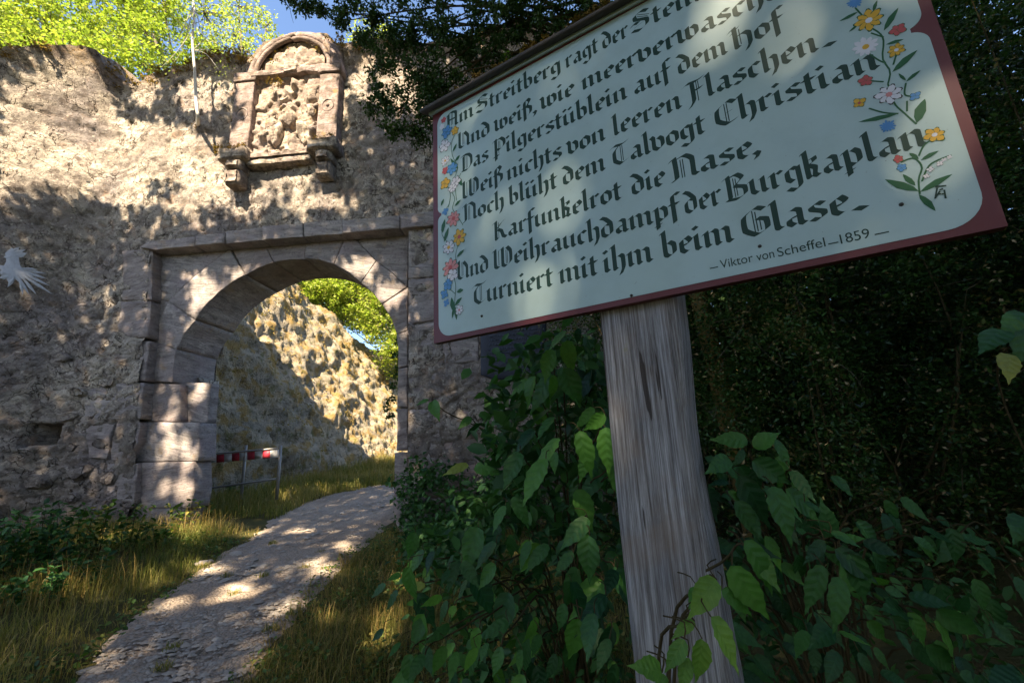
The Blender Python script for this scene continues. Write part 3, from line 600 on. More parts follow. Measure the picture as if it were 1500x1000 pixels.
mb = MB(); blade(mb, (45, 75), (40, 30), 40); blade(mb, (40, 60), (92, 48), 24); blade(mb, (40, 50), (88, 36), 14); blade(mb, (40, 45), (66, 28), 12); blade(mb, (42, 60), (12, 62), 18); mb.build('head', MAT['alu'], bird)
mb = MB(); blade(mb, (30, 110), (-5, 88), 22); blade(mb, (30, 120), (-8, 110), 20); blade(mb, (30, 128), (-4, 132), 18); mb.build('wing', MAT['alu'], bird)

# ------------------------------------------------------------------ plaque
pq = thing('memorial_plaque', wp(*wpx(750, 550), -.1), 'dark bronze inscription plaque on the wall behind the verse signboard', 'plaque')
a0 = px([(704, 440), (800, 436), (800, 548), (786, 556), (722, 556), (704, 549)], -.08)
slab('plate', a0, -.10, .06, MAT['plaq'], pq, 3, bev=.012, rough=.0)
mb = MB()
for i in range(12):
    y = 448+i*6.3; s0_, h_ = wpx(716, y, -.12); s1_, _ = wpx(788-4*(i % 3), y, -.12)
    s = s0_
    while s < s1_: 
        w = random.uniform(.015, .05); mb.box(wp(s+w/2, h_, -.106), w/2, .003, .011, np.array([WS, WN, [0, 0, 1]])); s += w+.014
mb.build('raised_text', MAT['plaqt'], pq, kind='stuff')
mb = MB(); c_ = wpx(755, 537, -.1); a = np.linspace(0, 2*math.pi, 30); mb.tube(wp(c_[0]+.26*np.cos(a), c_[1]+.085*np.sin(a), -.108+0*a), .006, 5, caps=False); mb.build('oval_rim', MAT['plaqt'], pq)

# ------------------------------------------------------------------ barrier in the passage
bar = thing('barrier_rail', gpx(354, 728), 'low pipe barrier with red and white striped board at the left of the passage', 'barrier')
def bp(x, y): return at(x, y, 9.1-(x-405)*.006)
for x, y0, y1 in ((406, 652, 722), (354, 652, 722), (262, 668, 740)):
    mb = MB(); A, B_ = bp(x, y0), bp(x, y1); B_[2] -= .12; A[:2] = B_[:2]; mb.tube([B_, A], .03, 8); mb.build('post', MAT['galv'], bar, True)
mb = MB(); mb.tube([bp(255, 722), bp(406, 701)], .02, 8); mb.build('lower_rail', MAT['galv'], bar, True)
mb = MB(); mb.tube([bp(250, 670), bp(406, 656.5)], .018, 8); mb.build('top_rail', MAT['galv'], bar, True)
X = [250+i*11.2 for i in range(15)]
for i in range(14):
    a, b = X[i], X[i+1]; f = lambda x: 671.5-(x-250)*.0865
    P = [bp(a, f(a)+11.5), bp(b, f(b)+11.5), bp(b, f(b)), bp(a, f(a))]; dn = np.array([-.1, -1, 0.])*.03
    V = P+[p-dn for p in P]
    put('board_panel', V, [np.array([(0, 1, 2, 3), (7, 6, 5, 4), (0, 4, 5, 1), (1, 5, 6, 2), (2, 6, 7, 3), (3, 7, 4, 0)])], MAT['bred' if i % 2 == 0 else 'bwhite'], bar, label='red panel' if i % 2 == 0 else 'white panel')

# ------------------------------------------------------------------ VERSE SIGNBOARD
U = np.array([.86212, -.5067, 0]); U /= np.linalg.norm(U); NF = np.array([U[1], -U[0], 0])   # towards the viewer
NF = NF if NF[1] < 0 else -NF; ZV = np.array([0, 0, 1.])
SO = at(635.5, 503, 1.32)
def spx(x, y):
    r = ray(x, y); k = ((SO-[0, 0, CAMH])@NF)/(r@NF); p = r*k-(SO-[0, 0, CAMH]); return p@U, p[2]
def sw(u_, v_, d=0.): 
    u_ = np.asarray(u_, float)[..., None]; v_ = np.asarray(v_, float)[..., None]; d = np.asarray(d, float)[..., None]
    return SO+u_*U+v_*ZV+d*NF
BW = spx(1476.5, 330)[0]; BT = spx(638.6, 165)[1]
print('board', BW, BT, 'right edge top check', spx(1361, 0), spx(1476, 330), spx(1200, 387))
sgn = thing('verse_signboard', tuple(sw(BW*.45, 0)[:2])+(0.05,), 'large pale mint verse board with painted flowers, dark red border and grey post', 'signboard')
def prism(name, uv, d0, d1, mat, parent=sgn, chips=0):
    uv = np.asarray(uv, float); n = len(uv); V = np.concatenate([sw(uv[:, 0], uv[:, 1], d1), sw(uv[:, 0], uv[:, 1], d0)]); j = np.arange(n)
    side = np.stack([j, (j+1) % n, (j+1) % n+n, j+n], 1)
    me = bpy.data.meshes.new(name); b = np.array(wloc(parent))
    me.from_pydata([tuple(v-b) for v in V], [], [tuple(j), tuple((j+n)[::-1])]+[tuple(s) for s in side.tolist()]); me.update(); me.materials.append(mat)
    o = bpy.data.objects.new(name, me); COL.objects.link(o); o.parent = parent; return o
prism('board', [(0, 0), (BW, 0), (BW, BT+.01), (0, BT+.01)], -.022, 0, MAT['red'])
ml = spx(662, 480)[0]*0+.021; mr = .018; mbt = .0145
cv_ = spx(646, 316)[1]; R1, R2 = .035, .026
def arc(c, r, a0, a1, n=8): return [(c[0]+r*math.cos(math.radians(a0+(a1-a0)*i/n)), c[1]+r*math.sin(math.radians(a0+(a1-a0)*i/n))) for i in range(n+1)]
cvr = spx(1330, 45)[1]
print('cusp v', cv_, cvr)
cv_ = (cv_+cvr)/2
def panel(e=0.):
    l, r, b, t = ml+e, BW-mr-e, mbt+e, BT-.02-e
    return (arc((l+.045, b+.045), .045, 180, 270)+arc((r-.055, b+.055), .055, 270, 360)+arc((r-.03, cv_-.034), .03, 0, 75)+arc((r-.03, cv_+.034), .03, -75, 0)+arc((r-.055, t-.04), .055, 0, 90)
            +arc((l+.04, t-.04), .04, 90, 180)+arc((l+.02, cv_+.024), .02, 180, 255)+arc((l+.02, cv_-.024), .02, 105, 180))
prism('painted_panel', panel(), .0002, .0012, MAT['pale'])
# roof strip
mb = MB(); axr = np.array([U, NF*.93-ZV*.36, np.cross(U, NF*.93-ZV*.36)]); mb.box(sw(BW/2, BT+.010, .008), BW/2+.028, .032, .0055, axr); mb.build('roof_board', MAT['roofw'], sgn)
mb = MB(); mb.box(sw(BW/2, BT+.006, .003), BW/2+.01, .008, .012, np.array([U, NF, ZV])); mb.build('roof_batten', MAT['pale'], sgn)
mc = clumps(np.stack([sw(x, BT+.028, random.uniform(-.03, .03)) for x in np.random.default_rng(8).uniform(.1, BW, 150)]), .012, 24, 4, .4)
leaves(mc, .012, MAT['moss'], 'roof_moss', sgn, 8, kind='stuff')
for x, y in [(877, 9), (925, 433), (706, 463), (1320, 300), (1113, 361)]:
    u_, v_ = spx(x, y); mb = MB(); mb.tube([sw(u_, v_, 0.), sw(u_, v_, .004)], [.0045, .003], 8); mb.build('nail_head', MAT['nail'], sgn)
# blackletter alphabet: broad-nib strokes in x-height units
G = {
'i': (.42, [[(.03, .82), (.15, .94), (.15, .14), (.28, .03)], [(.10, 1.46), (.22, 1.32)]]), 'n': (.86, [[(.03, .80), (.16, .94), (.16, .12), (.26, .03)], [(.16, .72), (.44, .96), (.60, .84), (.60, .14), (.73, .03)]]),
'm': (1.26, [[(.03, .80), (.16, .94), (.16, .12), (.26, .03)], [(.16, .72), (.42, .96), (.57, .84), (.57, .12), (.66, .03)], [(.57, .72), (.84, .96), (1., .84), (1., .14), (1.13, .03)]]),
'u': (.86, [[(.03, .84), (.15, .95), (.15, .2), (.32, .03), (.60, .24)], [(.50, .86), (.60, .95), (.60, .14), (.73, .03)]]),
'e': (.64, [[(.15, .78), (.15, .2), (.33, .03), (.54, .18)], [(.15, .78), (.38, .97), (.54, .72), (.44, .56), (.15, .47)]]),
'a': (.76, [[(.13, .82), (.33, .96), (.52, .84), (.52, .14), (.65, .03)], [(.52, .56), (.17, .42), (.15, .18), (.30, .03), (.52, .2)]]),
'r': (.60, [[(.03, .80), (.16, .94), (.16, .12), (.28, .03)], [(.16, .74), (.38, .97), (.50, .86)]]),
's': (.66, [[(.54, .86), (.35, .97), (.15, .82), (.17, .64), (.50, .42), (.50, .18), (.30, .03), (.10, .12)]]),
't': (.52, [[(.20, 1.32), (.20, .16), (.34, .03), (.46, .12)], [(.02, .93), (.44, .93)]]),
'd': (.76, [[(.08, 1.52), (.30, 1.38), (.58, .92), (.58, .22), (.34, .03), (.13, .2), (.13, .72), (.36, .95), (.56, .86)]]),
'b': (.74, [[(.05, 1.56), (.16, 1.68), (.16, .2), (.34, .03), (.56, .22), (.56, .74), (.36, .95), (.16, .78)]]),
'h': (.76, [[(.05, 1.56), (.16, 1.68), (.16, .12), (.26, .03)], [(.16, .74), (.42, .96), (.58, .82), (.58, .08), (.42, -.36)]]),
'l': (.42, [[(.05, 1.56), (.16, 1.68), (.16, .15), (.30, .03)]]), 'f': (.50, [[(.52, 1.58), (.34, 1.66), (.20, 1.44), (.20, -.36)], [(.02, .93), (.46, .93)]]),
'g': (.74, [[(.52, .86), (.32, .97), (.13, .78), (.13, .28), (.30, .10), (.54, .28)], [(.56, .98), (.56, -.2), (.34, -.46), (.06, -.32)]]),
'o': (.72, [[(.32, .97), (.13, .76), (.13, .24), (.34, .03), (.56, .24), (.56, .76), (.32, .97)]]),
'v': (.74, [[(.02, 1.12), (.14, .94), (.14, .24), (.36, .03), (.58, .26), (.58, .74), (.40, .96), (.16, .78)]]),
'w': (1.06, [[(.02, 1.10), (.13, .94), (.13, .2), (.30, .03), (.50, .2)], [(.40, .90), (.50, .97), (.50, .2), (.68, .03), (.90, .26), (.90, .74), (.72, .96), (.52, .8)]]),
'k': (.68, [[(.05, 1.56), (.16, 1.68), (.16, .12), (.26, .03)], [(.16, 1.05), (.46, 1.22), (.48, .98), (.18, .80)], [(.20, .80), (.46, .58), (.40, .14), (.54, .03)]]),
'p': (.76, [[(.03, .84), (.16, .96), (.16, -.50)], [(.16, .78), (.40, .97), (.58, .76), (.58, .24), (.36, .04), (.16, .18)], [(.04, -.30), (.30, -.22)]]),
'c': (.60, [[(.52, .84), (.34, .97), (.14, .78), (.14, .22), (.33, .03), (.52, .16)]]),
'ß': (.76, [[(.16, -.30), (.16, 1.40), (.36, 1.66), (.54, 1.42), (.32, 1.0), (.58, .76), (.56, .28), (.32, .04)], [(.0, .93), (.2, .93)]]),
',': (.34, [[(.02, .16), (.16, .02), (.04, -.26)]]), '.': (.34, [[(.02, .14), (.12, .10), (.26, .02)]]),
'A': (1.10, [[(.02, 1.30), (.20, 1.52), (.46, 1.62), (.84, 1.40), (.84, .14), (1., .03)], [(.20, 1.5), (.20, .12), (.02, .0)], [(.20, .82), (.84, .82)]], [[(.46, 1.5), (.46, .15)], [(.56, 1.5), (.56, .2)]]),
'U': (1.12, [[(.02, 1.50), (.17, 1.62), (.17, .2), (.42, .02), (.88, .34)], [(.60, 1.50), (.88, 1.0), (.88, .14), (1.02, .03)]], [[(.44, 1.5), (.44, .2)], [(.54, 1.5), (.54, .25)]]),
'D': (1.06, [[(.0, 1.50), (.30, 1.62), (.68, 1.54), (.92, 1.18), (.92, .44), (.58, .03), (.08, .06)], [(.24, 1.50), (.24, .12)]], [[(.46, 1.48), (.46, .15)], [(.56, 1.45), (.56, .2)]]),
'S': (1.08, [[(.92, 1.44), (.62, 1.64), (.24, 1.44), (.26, 1.08), (.82, .74), (.82, .30), (.46, .02), (.04, .20)], [(.02, .62), (.16, .80), (.40, .70)]], [[(.40, 1.45), (.98, 1.02)], [(.14, .42), (.66, .62)], [(.36, 1.3), (.9, .92)]]),
'P': (.98, [[(.0, 1.46), (.22, 1.62), (.22, -.36)], [(.22, 1.50), (.60, 1.64), (.86, 1.30), (.86, .86), (.54, .56), (.26, .66)], [(.06, .0), (.44, .04)]], [[(.44, 1.45), (.44, .2)], [(.54, 1.4), (.54, .7)]]),
'W': (1.46, [[(.0, 1.48), (.17, 1.62), (.17, .2), (.40, .02), (.70, .26)], [(.52, 1.5), (.70, 1.62), (.70, .2), (.94, .02), (1.26, .34), (1.26, 1.22), (1.02, 1.62), (.76, 1.42)]], [[(.42, 1.5), (.42, .2)], [(.94, 1.4), (.94, .2)], [(1.03, 1.4), (1.03, .2)]]),
'F': (.98, [[(-.06, 1.40), (.14, 1.56), (.60, 1.54), (.94, 1.68)], [(.38, 1.52), (.38, .10), (.14, -.34)], [(.38, .84), (.82, .94)]], [[(.58, 1.5), (.58, -.02)], [(.67, 1.5), (.67, .9)]]),
'N': (1.16, [[(.0, 1.44), (.20, 1.62), (.22, .10), (.02, .0)], [(.22, 1.46), (.62, 1.64), (.92, 1.26), (.92, .16), (1.08, .03)]], [[(.44, 1.4), (.44, .05)], [(.54, 1.4), (.54, .05)]]),
'T': (.98, [[(-.02, 1.40), (.18, 1.58), (.60, 1.52), (.94, 1.68)], [(.46, 1.50), (.16, 1.10), (.16, .36), (.50, .02), (.88, .24)]], [[(.52, 1.45), (.52, .15)], [(.62, 1.45), (.62, .2)]]),
'C': (1.02, [[(.94, 1.42), (.66, 1.64), (.18, 1.22), (.16, .40), (.52, .02), (.92, .20)]], [[(.50, 1.5), (.50, .12)], [(.60, 1.5), (.60, .15)], [(.5, .8), (.8, .9)]]),
'H': (1.0, [[(.0, 1.40), (.24, 1.62), (.24, .14), (.36, .03)], [(.24, .86), (.62, 1.02), (.82, .80), (.82, .06), (.64, -.36)], [(.10, 1.2), (.44, 1.6)]], [[(.44, 1.4), (.44, .2)]]),
'K': (1.06, [[(.0, 1.46), (.22, 1.62), (.22, .12), (.34, .03)], [(.24, .86), (.62, 1.40), (.84, 1.54)], [(.36, .90), (.62, .68), (.74, .20), (.96, .03)]], [[(.42, 1.5), (.42, .1)]]),
'B': (1.04, [[(.0, 1.46), (.22, 1.62), (.22, .10)], [(.22, 1.52), (.60, 1.66), (.84, 1.34), (.48, .92), (.88, .70), (.88, .24), (.54, .02), (.06, .08)]], [[(.44, 1.45), (.44, .15)], [(.54, 1.4), (.54, .2)]]),
'G': (1.08, [[(.90, 1.46), (.60, 1.64), (.16, 1.22), (.14, .40), (.52, .02), (.92, .28), (.92, .84), (.62, .98)]], [[(.48, 1.5), (.48, .15)], [(.58, 1.4), (.58, .2)], [(.7, .9), (.7, .25)]])}
G['ü'] = (G['u'][0], G['u'][1]+[[(.10, 1.42), (.21, 1.29)], [(.45, 1.42), (.56, 1.29)]])
NA = math.radians(38); NIB = np.array([math.cos(NA), math.sin(NA)])
def word(txt, x0, x1, line, xh, fullto=None, wt=.27):
    """set a word between two photo pixels on its line; line=(y at x=900, slope)"""
    f = lambda x: line[0]+line[1]*(x-900)
    u0, v0 = spx(x0, f(x0)); u1, v1 = spx(x1, f(x1)); adv = lambda t: sum(G[c][0] for c in t)
    vis = fullto or txt; kx = (u1-u0)/(adv(vis)*1.0); mb = MB(); u = u0; z = .00128
    for c in txt:
        g = G[c]; 
        for st, w in [(s, wt) for s in g[1]]+[(s, .055) for s in (g[2] if len(g) > 2 else [])]:
            P = np.asarray(st, float)
            if len(P) > 2 and w > .1:
                P = curve(P, len(P)*4-3)*.45+np.stack([np.interp(np.linspace(0, len(P)-1, len(P)*4-3), range(len(P)), P[:, i]) for i in (0, 1)], 1)*.55
            hv = NIB*w*.5
            Q = np.stack([P-hv, P+hv], 1)
            for a in range(len(P)-1):
                z += 1.5e-6; q4 = np.array([Q[a, 0], Q[a, 1], Q[a+1, 1], Q[a+1, 0]])
                uu = u+q4[:, 0]*kx; vv = v0+(v1-v0)*((uu-u0)/max(1e-6, u1-u0))+q4[:, 1]*xh
                mb.add(sw(uu, vv, z), [(0, 1, 2, 3)])
        u += g[0]*kx
    o = mb.build('word', MAT['ink'], sgn); o['label'] = 'word reading "%s"' % txt; return o
LN = [(64.5, -.511), (110.6, -.475), (152.7, -.447), (199.3, -.418), (244., -.372), (295., -.3296), (344.1, -.288), (396.1, -.246)]
XH = .0362
def fl(x, i): return LN[i]
TX = [(0, [('Am', 654, 695), ('Streitberg', 698, 823), ('ragt', 829, 878), ('der', 883, 922), ('Stein', 926, 1030)]),
      (1, [('Und', 671, 719), ('weiß,', 725, 789), ('wie', 793, 843), ('meerverwaschen', 853, 1122, 'meerverwasch')]),
      (2, [('Das', 676, 717), ('Pilgerstüblein', 723, 921), ('auf', 929, 984), ('dem', 994, 1068), ('Hof', 1072, 1150)]),
      (3, [('Weiß', 677, 739), ('nichts', 743, 825), ('von', 832, 889), ('leeren', 899, 1001), ('Flaschen', 1006, 1202), ('.', 1208, 1226)]),
      (4, [('Noch', 679, 740), ('blüht', 746, 818), ('dem', 825, 889), ('Talvogt', 898, 1036), ('Christian', 1048, 1292)]),
      (5, [('Karfunkelrot', 723, 913), ('die', 926, 977), ('Nase,', 985, 1119)]),
      (6, [('Und', 670, 717), ('Weihrauchdampf', 723, 998), ('der', 1004, 1060), ('Burgkaplan', 1064, 1362)]),
      (7, [('Turniert', 694, 812), ('mit', 820, 878), ('ihm', 885, 959), ('beim', 971, 1078), ('Glase', 1088, 1248), ('.', 1252, 1273)])]
for i, ws in TX:
    for w in ws: word(w[0], w[1], w[2], LN[i], XH*(1.0 if i < 7 else 1.06), w[3] if len(w) > 3 else None)
# small signature line, plain roman capitals and lower case from the built-in font
dg = None
def small(txt, x0, x1, ya, slope=-.205, hgt=.021):
    f = lambda x: 393+slope*(x-1060)
    u0, v0 = spx(x0, f(x0)); u1, _ = spx(x1, f(x1))
    cu = bpy.data.curves.new('small_text', 'FONT'); cu.body = txt; cu.size = 1; o = bpy.data.objects.new('small_text', cu); COL.objects.link(o)
    bpy.context.view_layer.update(); me = bpy.data.meshes.new_from_object(o); COL.objects.unlink(o); bpy.data.objects.remove(o)
    C = np.array([v.co[:] for v in me.vertices]); k = (u1-u0)/(C[:, 0].max()-C[:, 0].min()); b = np.array(wloc(sgn))
    W_ = sw(u0+(C[:, 0]-C[:, 0].min())*k, v0+C[:, 1]*hgt*1.35, .0018)-b
    me.vertices.foreach_set('co', W_.astype(np.float32).ravel()); me.update(); me.materials.append(MAT['ink'])
    ob = bpy.data.objects.new('small_word', me); COL.objects.link(ob); ob.parent = sgn; ob['label'] = 'small word reading "%s"' % txt
for t_, a, b in (('Viktor', 1056, 1104), ('von', 1109, 1135), ('Scheffel', 1140, 1210), ('1859', 1232, 1275)): small(t_, a, b, 0)
mb = MB()
for a, b in ((1040, 1052), (1213, 1228), (1281, 1302)):
    P = [spx(a, 393-.205*(a-1060)-3.5), spx(b, 393-.205*(b-1060)-3.5)]; w = .0012
    mb.add(sw(np.array([P[0][0], P[1][0], P[1][0], P[0][0]]), np.array([P[0][1]-w, P[1][1]-w, P[1][1]+w, P[0][1]+w]), .0018), [(0, 1, 2, 3)])
mb.build('dash', MAT['ink'], sgn)
# painted flowers
ZF = [.00165]
def poly_uv(pts, mat, name='painted_leaf'):
    ZF[0] += 1e-6; u_, v_ = np.array(pts).T; V = sw(u_, v_, ZF[0]); n = len(pts); c = V.mean(0)
    put(name, np.concatenate([V, c[None]]), np.array([(i, (i+1) % n, n) for i in range(n)]), MAT[mat], sgn)
def garland(fl, lv, stm, k):
    groups = {}
    def add(mat, pts):
        ZF[0] += 1e-6; V = sw(np.array(pts)[:, 0], np.array(pts)[:, 1], ZF[0]); n = len(pts)
        groups.setdefault(mat, MB()).add(np.concatenate([V, V.mean(0)[None]]), None, [(i, (i+1) % n, n) for i in range(n)])
    for pts in stm:
        P = curve([spx(*p) for p in pts], 14); T_ = np.gradient(P, axis=0); T_ /= np.linalg.norm(T_, axis=1)[:, None]; N_ = np.stack([-T_[:, 1], T_[:, 0]], 1)*.0013*k
        for i in range(13): add('stem', [P[i]-N_[i], P[i+1]-N_[i+1], P[i+1]+N_[i+1], P[i]+N_[i]])
    for a, b, w in lv:
        A, B_ = np.array(spx(*a)), np.array(spx(*b)); d = B_-A; n = np.array([-d[1], d[0]])*w
        add('stem', [A, A+d*.25+n*.7, A+d*.55+n, A+d*.85+n*.45, B_, A+d*.85-n*.35, A+d*.5-n*.8, A+d*.2-n*.6])
    groups = {'stem': groups['stem']}; out = [groups]
    for k2 in groups: groups[k2].build('painted_stems', MAT[k2], sgn, kind='stuff')
    for (x, y, r, mat, npet, ctr) in fl:
        c = np.array(spx(x, y)); R_ = abs(spx(x+r, y)[0]-spx(x-r, y)[0])/2; rot = random.random()*6; mp = {}
        o_ = MB(); oc = MB(); od = MB()
        def fan(m_, pts):
            ZF[0] += 1e-6; V = sw(np.array(pts)[:, 0], np.array(pts)[:, 1], ZF[0]); n = len(pts); m_.add(np.concatenate([V, V.mean(0)[None]]), None, [(i, (i+1) % n, n) for i in range(n)])
        for j in range(npet):
            a = rot+2*math.pi*j/npet; d = np.array([math.cos(a), math.sin(a)])*R_*random.uniform(.85, 1.1); n = np.array([-d[1], d[0]])*min(.42, 2.1/npet)
            fan(od, [c-d*.02-n*.2, c+d*.55-n*1.25, c+d*1.08-n*.35, c+d*1.08+n*.35, c+d*.55+n*1.25])
            fan(o_, [c, c+d*.4-n*.9, c+d*.8-n*.85, c+d, c+d*.8+n*.85, c+d*.4+n*.9])
        if ctr: fan(oc, [c+R_*.26*np.array([math.cos(t), math.sin(t)]) for t in np.linspace(0, 6.28, 9)[:-1]]); 
        f_ = od.build('painted_outline', MAT['stem' if mat != 'white' else 'nail'], sgn) if npet < 9 and r > 5 else None
        of_ = o_.build('painted_flower', MAT[mat], sgn, label='painted %s flower' % {'yel': 'yellow', 'pink': 'red', 'rose': 'pink'}.get(mat, mat))
        if ctr: oc.build('flower_centre', MAT[ctr], of_)
q2_ = lambda x, y: (1040+x*.31, y*.31)
FR = [(*q2_(685, 15), 14, 'blue', 13, None), (*q2_(750, 100), 24, 'yel', 8, 'white'), (*q2_(885, 145), 14, 'pink', 5, None), (*q2_(735, 225), 23, 'white', 10, 'yel'), (*q2_(880, 240), 15, 'yel', 7, 'white'), (*q2_(735, 385), 12, 'pink', 5, None),
      (*q2_(845, 450), 22, 'white', 7, 'rose'), (*q2_(968, 458), 10, 'blue', 4, None), (*q2_(705, 490), 11, 'yel', 4, 'pink'), (*q2_(838, 600), 14, 'blue', 13, None), (*q2_(1060, 640), 18, 'yel', 6, 'white'), (*q2_(890, 755), 9, 'pink', 5, None), (*q2_(905, 795), 9, 'blue', 5, None),
      (*q2_(1130, 745), 5, 'white', 4, None), (*q2_(1085, 775), 6, 'white', 4, None), (*q2_(1040, 803), 6, 'white', 4, None), (*q2_(1020, 835), 6, 'white', 4, None), (*q2_(1105, 758), 5, 'white', 4, None)]
LR = [((700, 60), (610, 105), .13), ((820, 150), (890, 40), .13), ((830, 215), (915, 190), .15), ((860, 345), (980, 240), .14), ((925, 390), (995, 335), .14), ((925, 385), (890, 350), .13), ((975, 585), (1015, 470), .2), ((890, 540), (700, 580), .09), ((940, 725), (985, 755), .2), ((995, 760), (1080, 715), .16), ((985, 905), (825, 850), .14), ((990, 910), (1145, 825), .13), ((970, 880), (910, 825), .16), ((985, 920), (1065, 1000), .14), ((700, 120), (655, 155), .15), ((770, 60), (790, 5), .15)]
LR = [(q2_(*a), q2_(*b), w) for a, b, w in LR]
SR = [[(750, 130), (800, 160), (820, 200), (815, 280), (850, 340), (840, 400)], [(840, 400), (870, 490), (920, 540), (975, 590)], [(820, 180), (760, 160)], [(740, 250), (800, 290), (830, 300)], [(880, 260), (865, 310)], [(750, 385), (820, 390)], [(925, 395), (920, 450), (960, 458)], [(750, 515), (820, 535), (890, 540)],
      [(990, 920), (985, 850), (1000, 790), (960, 750), (900, 770)], [(1000, 860), (1040, 780), (1140, 735)], [(985, 740), (1010, 690), (1050, 660)], [(685, 40), (730, 90)], [(930, 480), (930, 530)]]
SR = [[q2_(*p) for p in s] for s in SR]
garland(FR, LR, SR, 1.15)
q1_ = lambda x, y: (620+x*.31, y*.31); q3_ = lambda x, y: (620+x*.31, 200+y*.31)
FL = [(*q1_(98, 570), 4, 'pink', 5, None), (*q1_(90, 602), 4, 'white', 5, None), (*q1_(112, 625), 8, 'blue', 6, None), (*q1_(152, 620), 6, 'yel', 5, None), (*q1_(102, 690), 8, 'white', 6, None), (*q1_(105, 762), 6, 'white', 7, 'yel'), (*q1_(105, 808), 5, 'pink', 5, None), (*q1_(138, 798), 8, 'blue', 6, None), (*q1_(105, 868), 7, 'yel', 5, None), (*q1_(155, 860), 7, 'white', 6, None),
      (*q3_(140, 245), 6, 'white', 6, None), (*q3_(105, 355), 5, 'blue', 4, None), (*q3_(145, 388), 10, 'rose', 8, 'pink'), (*q3_(172, 475), 10, 'yel', 7, 'pink'), (*q3_(122, 525), 9, 'white', 7, 'yel'), (*q3_(130, 620), 12, 'rose', 8, 'pink'), (*q3_(118, 700), 7, 'blue', 5, None), (*q3_(103, 745), 6, 'blue', 4, None), (*q3_(112, 785), 5, 'blue', 4, None), (*q3_(172, 820), 6, 'white', 6, 'rose'), (*q3_(140, 655), 8, 'white', 5, None)]
LL = [((160, 680), (140, 720), .2), ((175, 735), (150, 765), .25), ((165, 800), (130, 750), .12), ((160, 835), (185, 880), .2)]; LL = [(q1_(*a), q1_(*b), w) for a, b, w in LL]
LL += [(q3_(*a), q3_(*b), w) for a, b, w in [((90, 460), (105, 390), .18), ((100, 500), (122, 430), .16), ((160, 570), (195, 535), .18), ((160, 735), (192, 725), .3), ((150, 800), (185, 760), .2), ((148, 830), (135, 760), .2), ((150, 800), (160, 868), .14), ((145, 810), (138, 860), .14), ((150, 330), (180, 300), .2), ((85, 330), (100, 295), .2)]]
SLs = [[q1_(*p) for p in s] for s in [[(150, 640), (135, 680), (140, 740), (165, 790), (150, 850), (160, 950)], [(105, 860), (130, 920), (120, 980)], [(165, 850), (180, 820)]]]+[[q3_(*p) for p in s] for s in [[(115, 235), (150, 290), (140, 340), (165, 380), (190, 420)], [(105, 400), (90, 460), (115, 500)], [(170, 500), (155, 560), (160, 600)], [(140, 650), (155, 700), (152, 760), (148, 820)], [(120, 715), (155, 745)], [(105, 350), (125, 320)]]]
garland(FL, LL, SLs, .8)
# FH monogram
mb = MB()
for a, b in [((1062, 940), (1085, 905)), ((1082, 900), (1100, 895)), ((1072, 922), (1090, 918)), ((1062, 885), (1115, 880)), ((1105, 900), (1112, 940)), ((1092, 920), (1112, 918)), ((1072, 890), (1062, 942))]:
    A, B_ = np.array(spx(*q2_(*a))), np.array(spx(*q2_(*b))); d = (B_-A)/np.linalg.norm(B_-A); n = np.array([-d[1], d[0]])*.0013; ZF[0] += 4e-6
    q4 = np.array([A-n, B_-n, B_+n, A+n]); mb.add(sw(q4[:, 0], q4[:, 1], ZF[0]), [(0, 1, 2, 3)])
mb.build('monogram', MAT['ink'], sgn)
# post
def post():
    uL = spx(879, 461)[0]; uR = spx(985, 461)[0]
    w = (uR-uL)*1.13; dpt = .15; n = 64; m = 150
    print('post width', w)
    per = np.linspace(0, 1, n, endpoint=False); out = []
    W2, D2 = w/2, dpt/2; P = []
    for p in per:
        L_ = 2*(w+dpt); q = p*L_
        if q < w: P.append((-W2+q, D2, 0, 1))
        elif q < w+dpt: P.append((W2, D2-(q-w), 1, 0))
        elif q < 2*w+dpt: P.append((W2-(q-w-dpt), -D2, 0, -1))
        else: P.append((-W2, -D2+(q-2*w-dpt), -1, 0))
    P = np.array(P)
    r = .012; a = np.abs(P[:, :2]); cxr = np.clip(a-(np.array([W2, D2])-r), 0, r); ov = np.minimum(cxr[:, 0], cxr[:, 1])
    P[:, 0] -= np.sign(P[:, 0])*ov*.45; P[:, 1] -= np.sign(P[:, 1])*ov*.45
    zs = np.linspace(-.2, CAMH+.9, m); V = []
    for z in zs:
        g = .006*fbm(np.stack([P[:, 0]*45, P[:, 1]*45, P[:, 0]*0+z*1.1], -1), 3, 9)+.002*fbm(np.stack([P[:, 0]*150, P[:, 1]*150, P[:, 0]*0+z*5], -1), 2, 19)
        wv = .006*math.sin(z*3.1)+.004*math.sin(z*7.7); rt = np.where(P[:, 0] > W2*.8, .008*fbm(np.array([[z*4, 0, 0]]), 3, 6)[0]*2, 0)
        x = P[:, 0]*(1+g*4)-.014+wv*np.where(P[:, 0] > 0, 1, .2)+rt; y = P[:, 1]*(1+g*10)+g
        V.append(sw((uL+W2)+x, z-SO[2], -.026-D2+y))
    V = np.array(V).reshape(-1, 3); j = np.arange(n)
    Q = np.concatenate([np.stack([k*n+j, k*n+(j+1) % n, (k+1)*n+(j+1) % n, (k+1)*n+j], 1) for k in range(m-1)])
    return put('post', V, Q, MAT['wood'], sgn)
post()

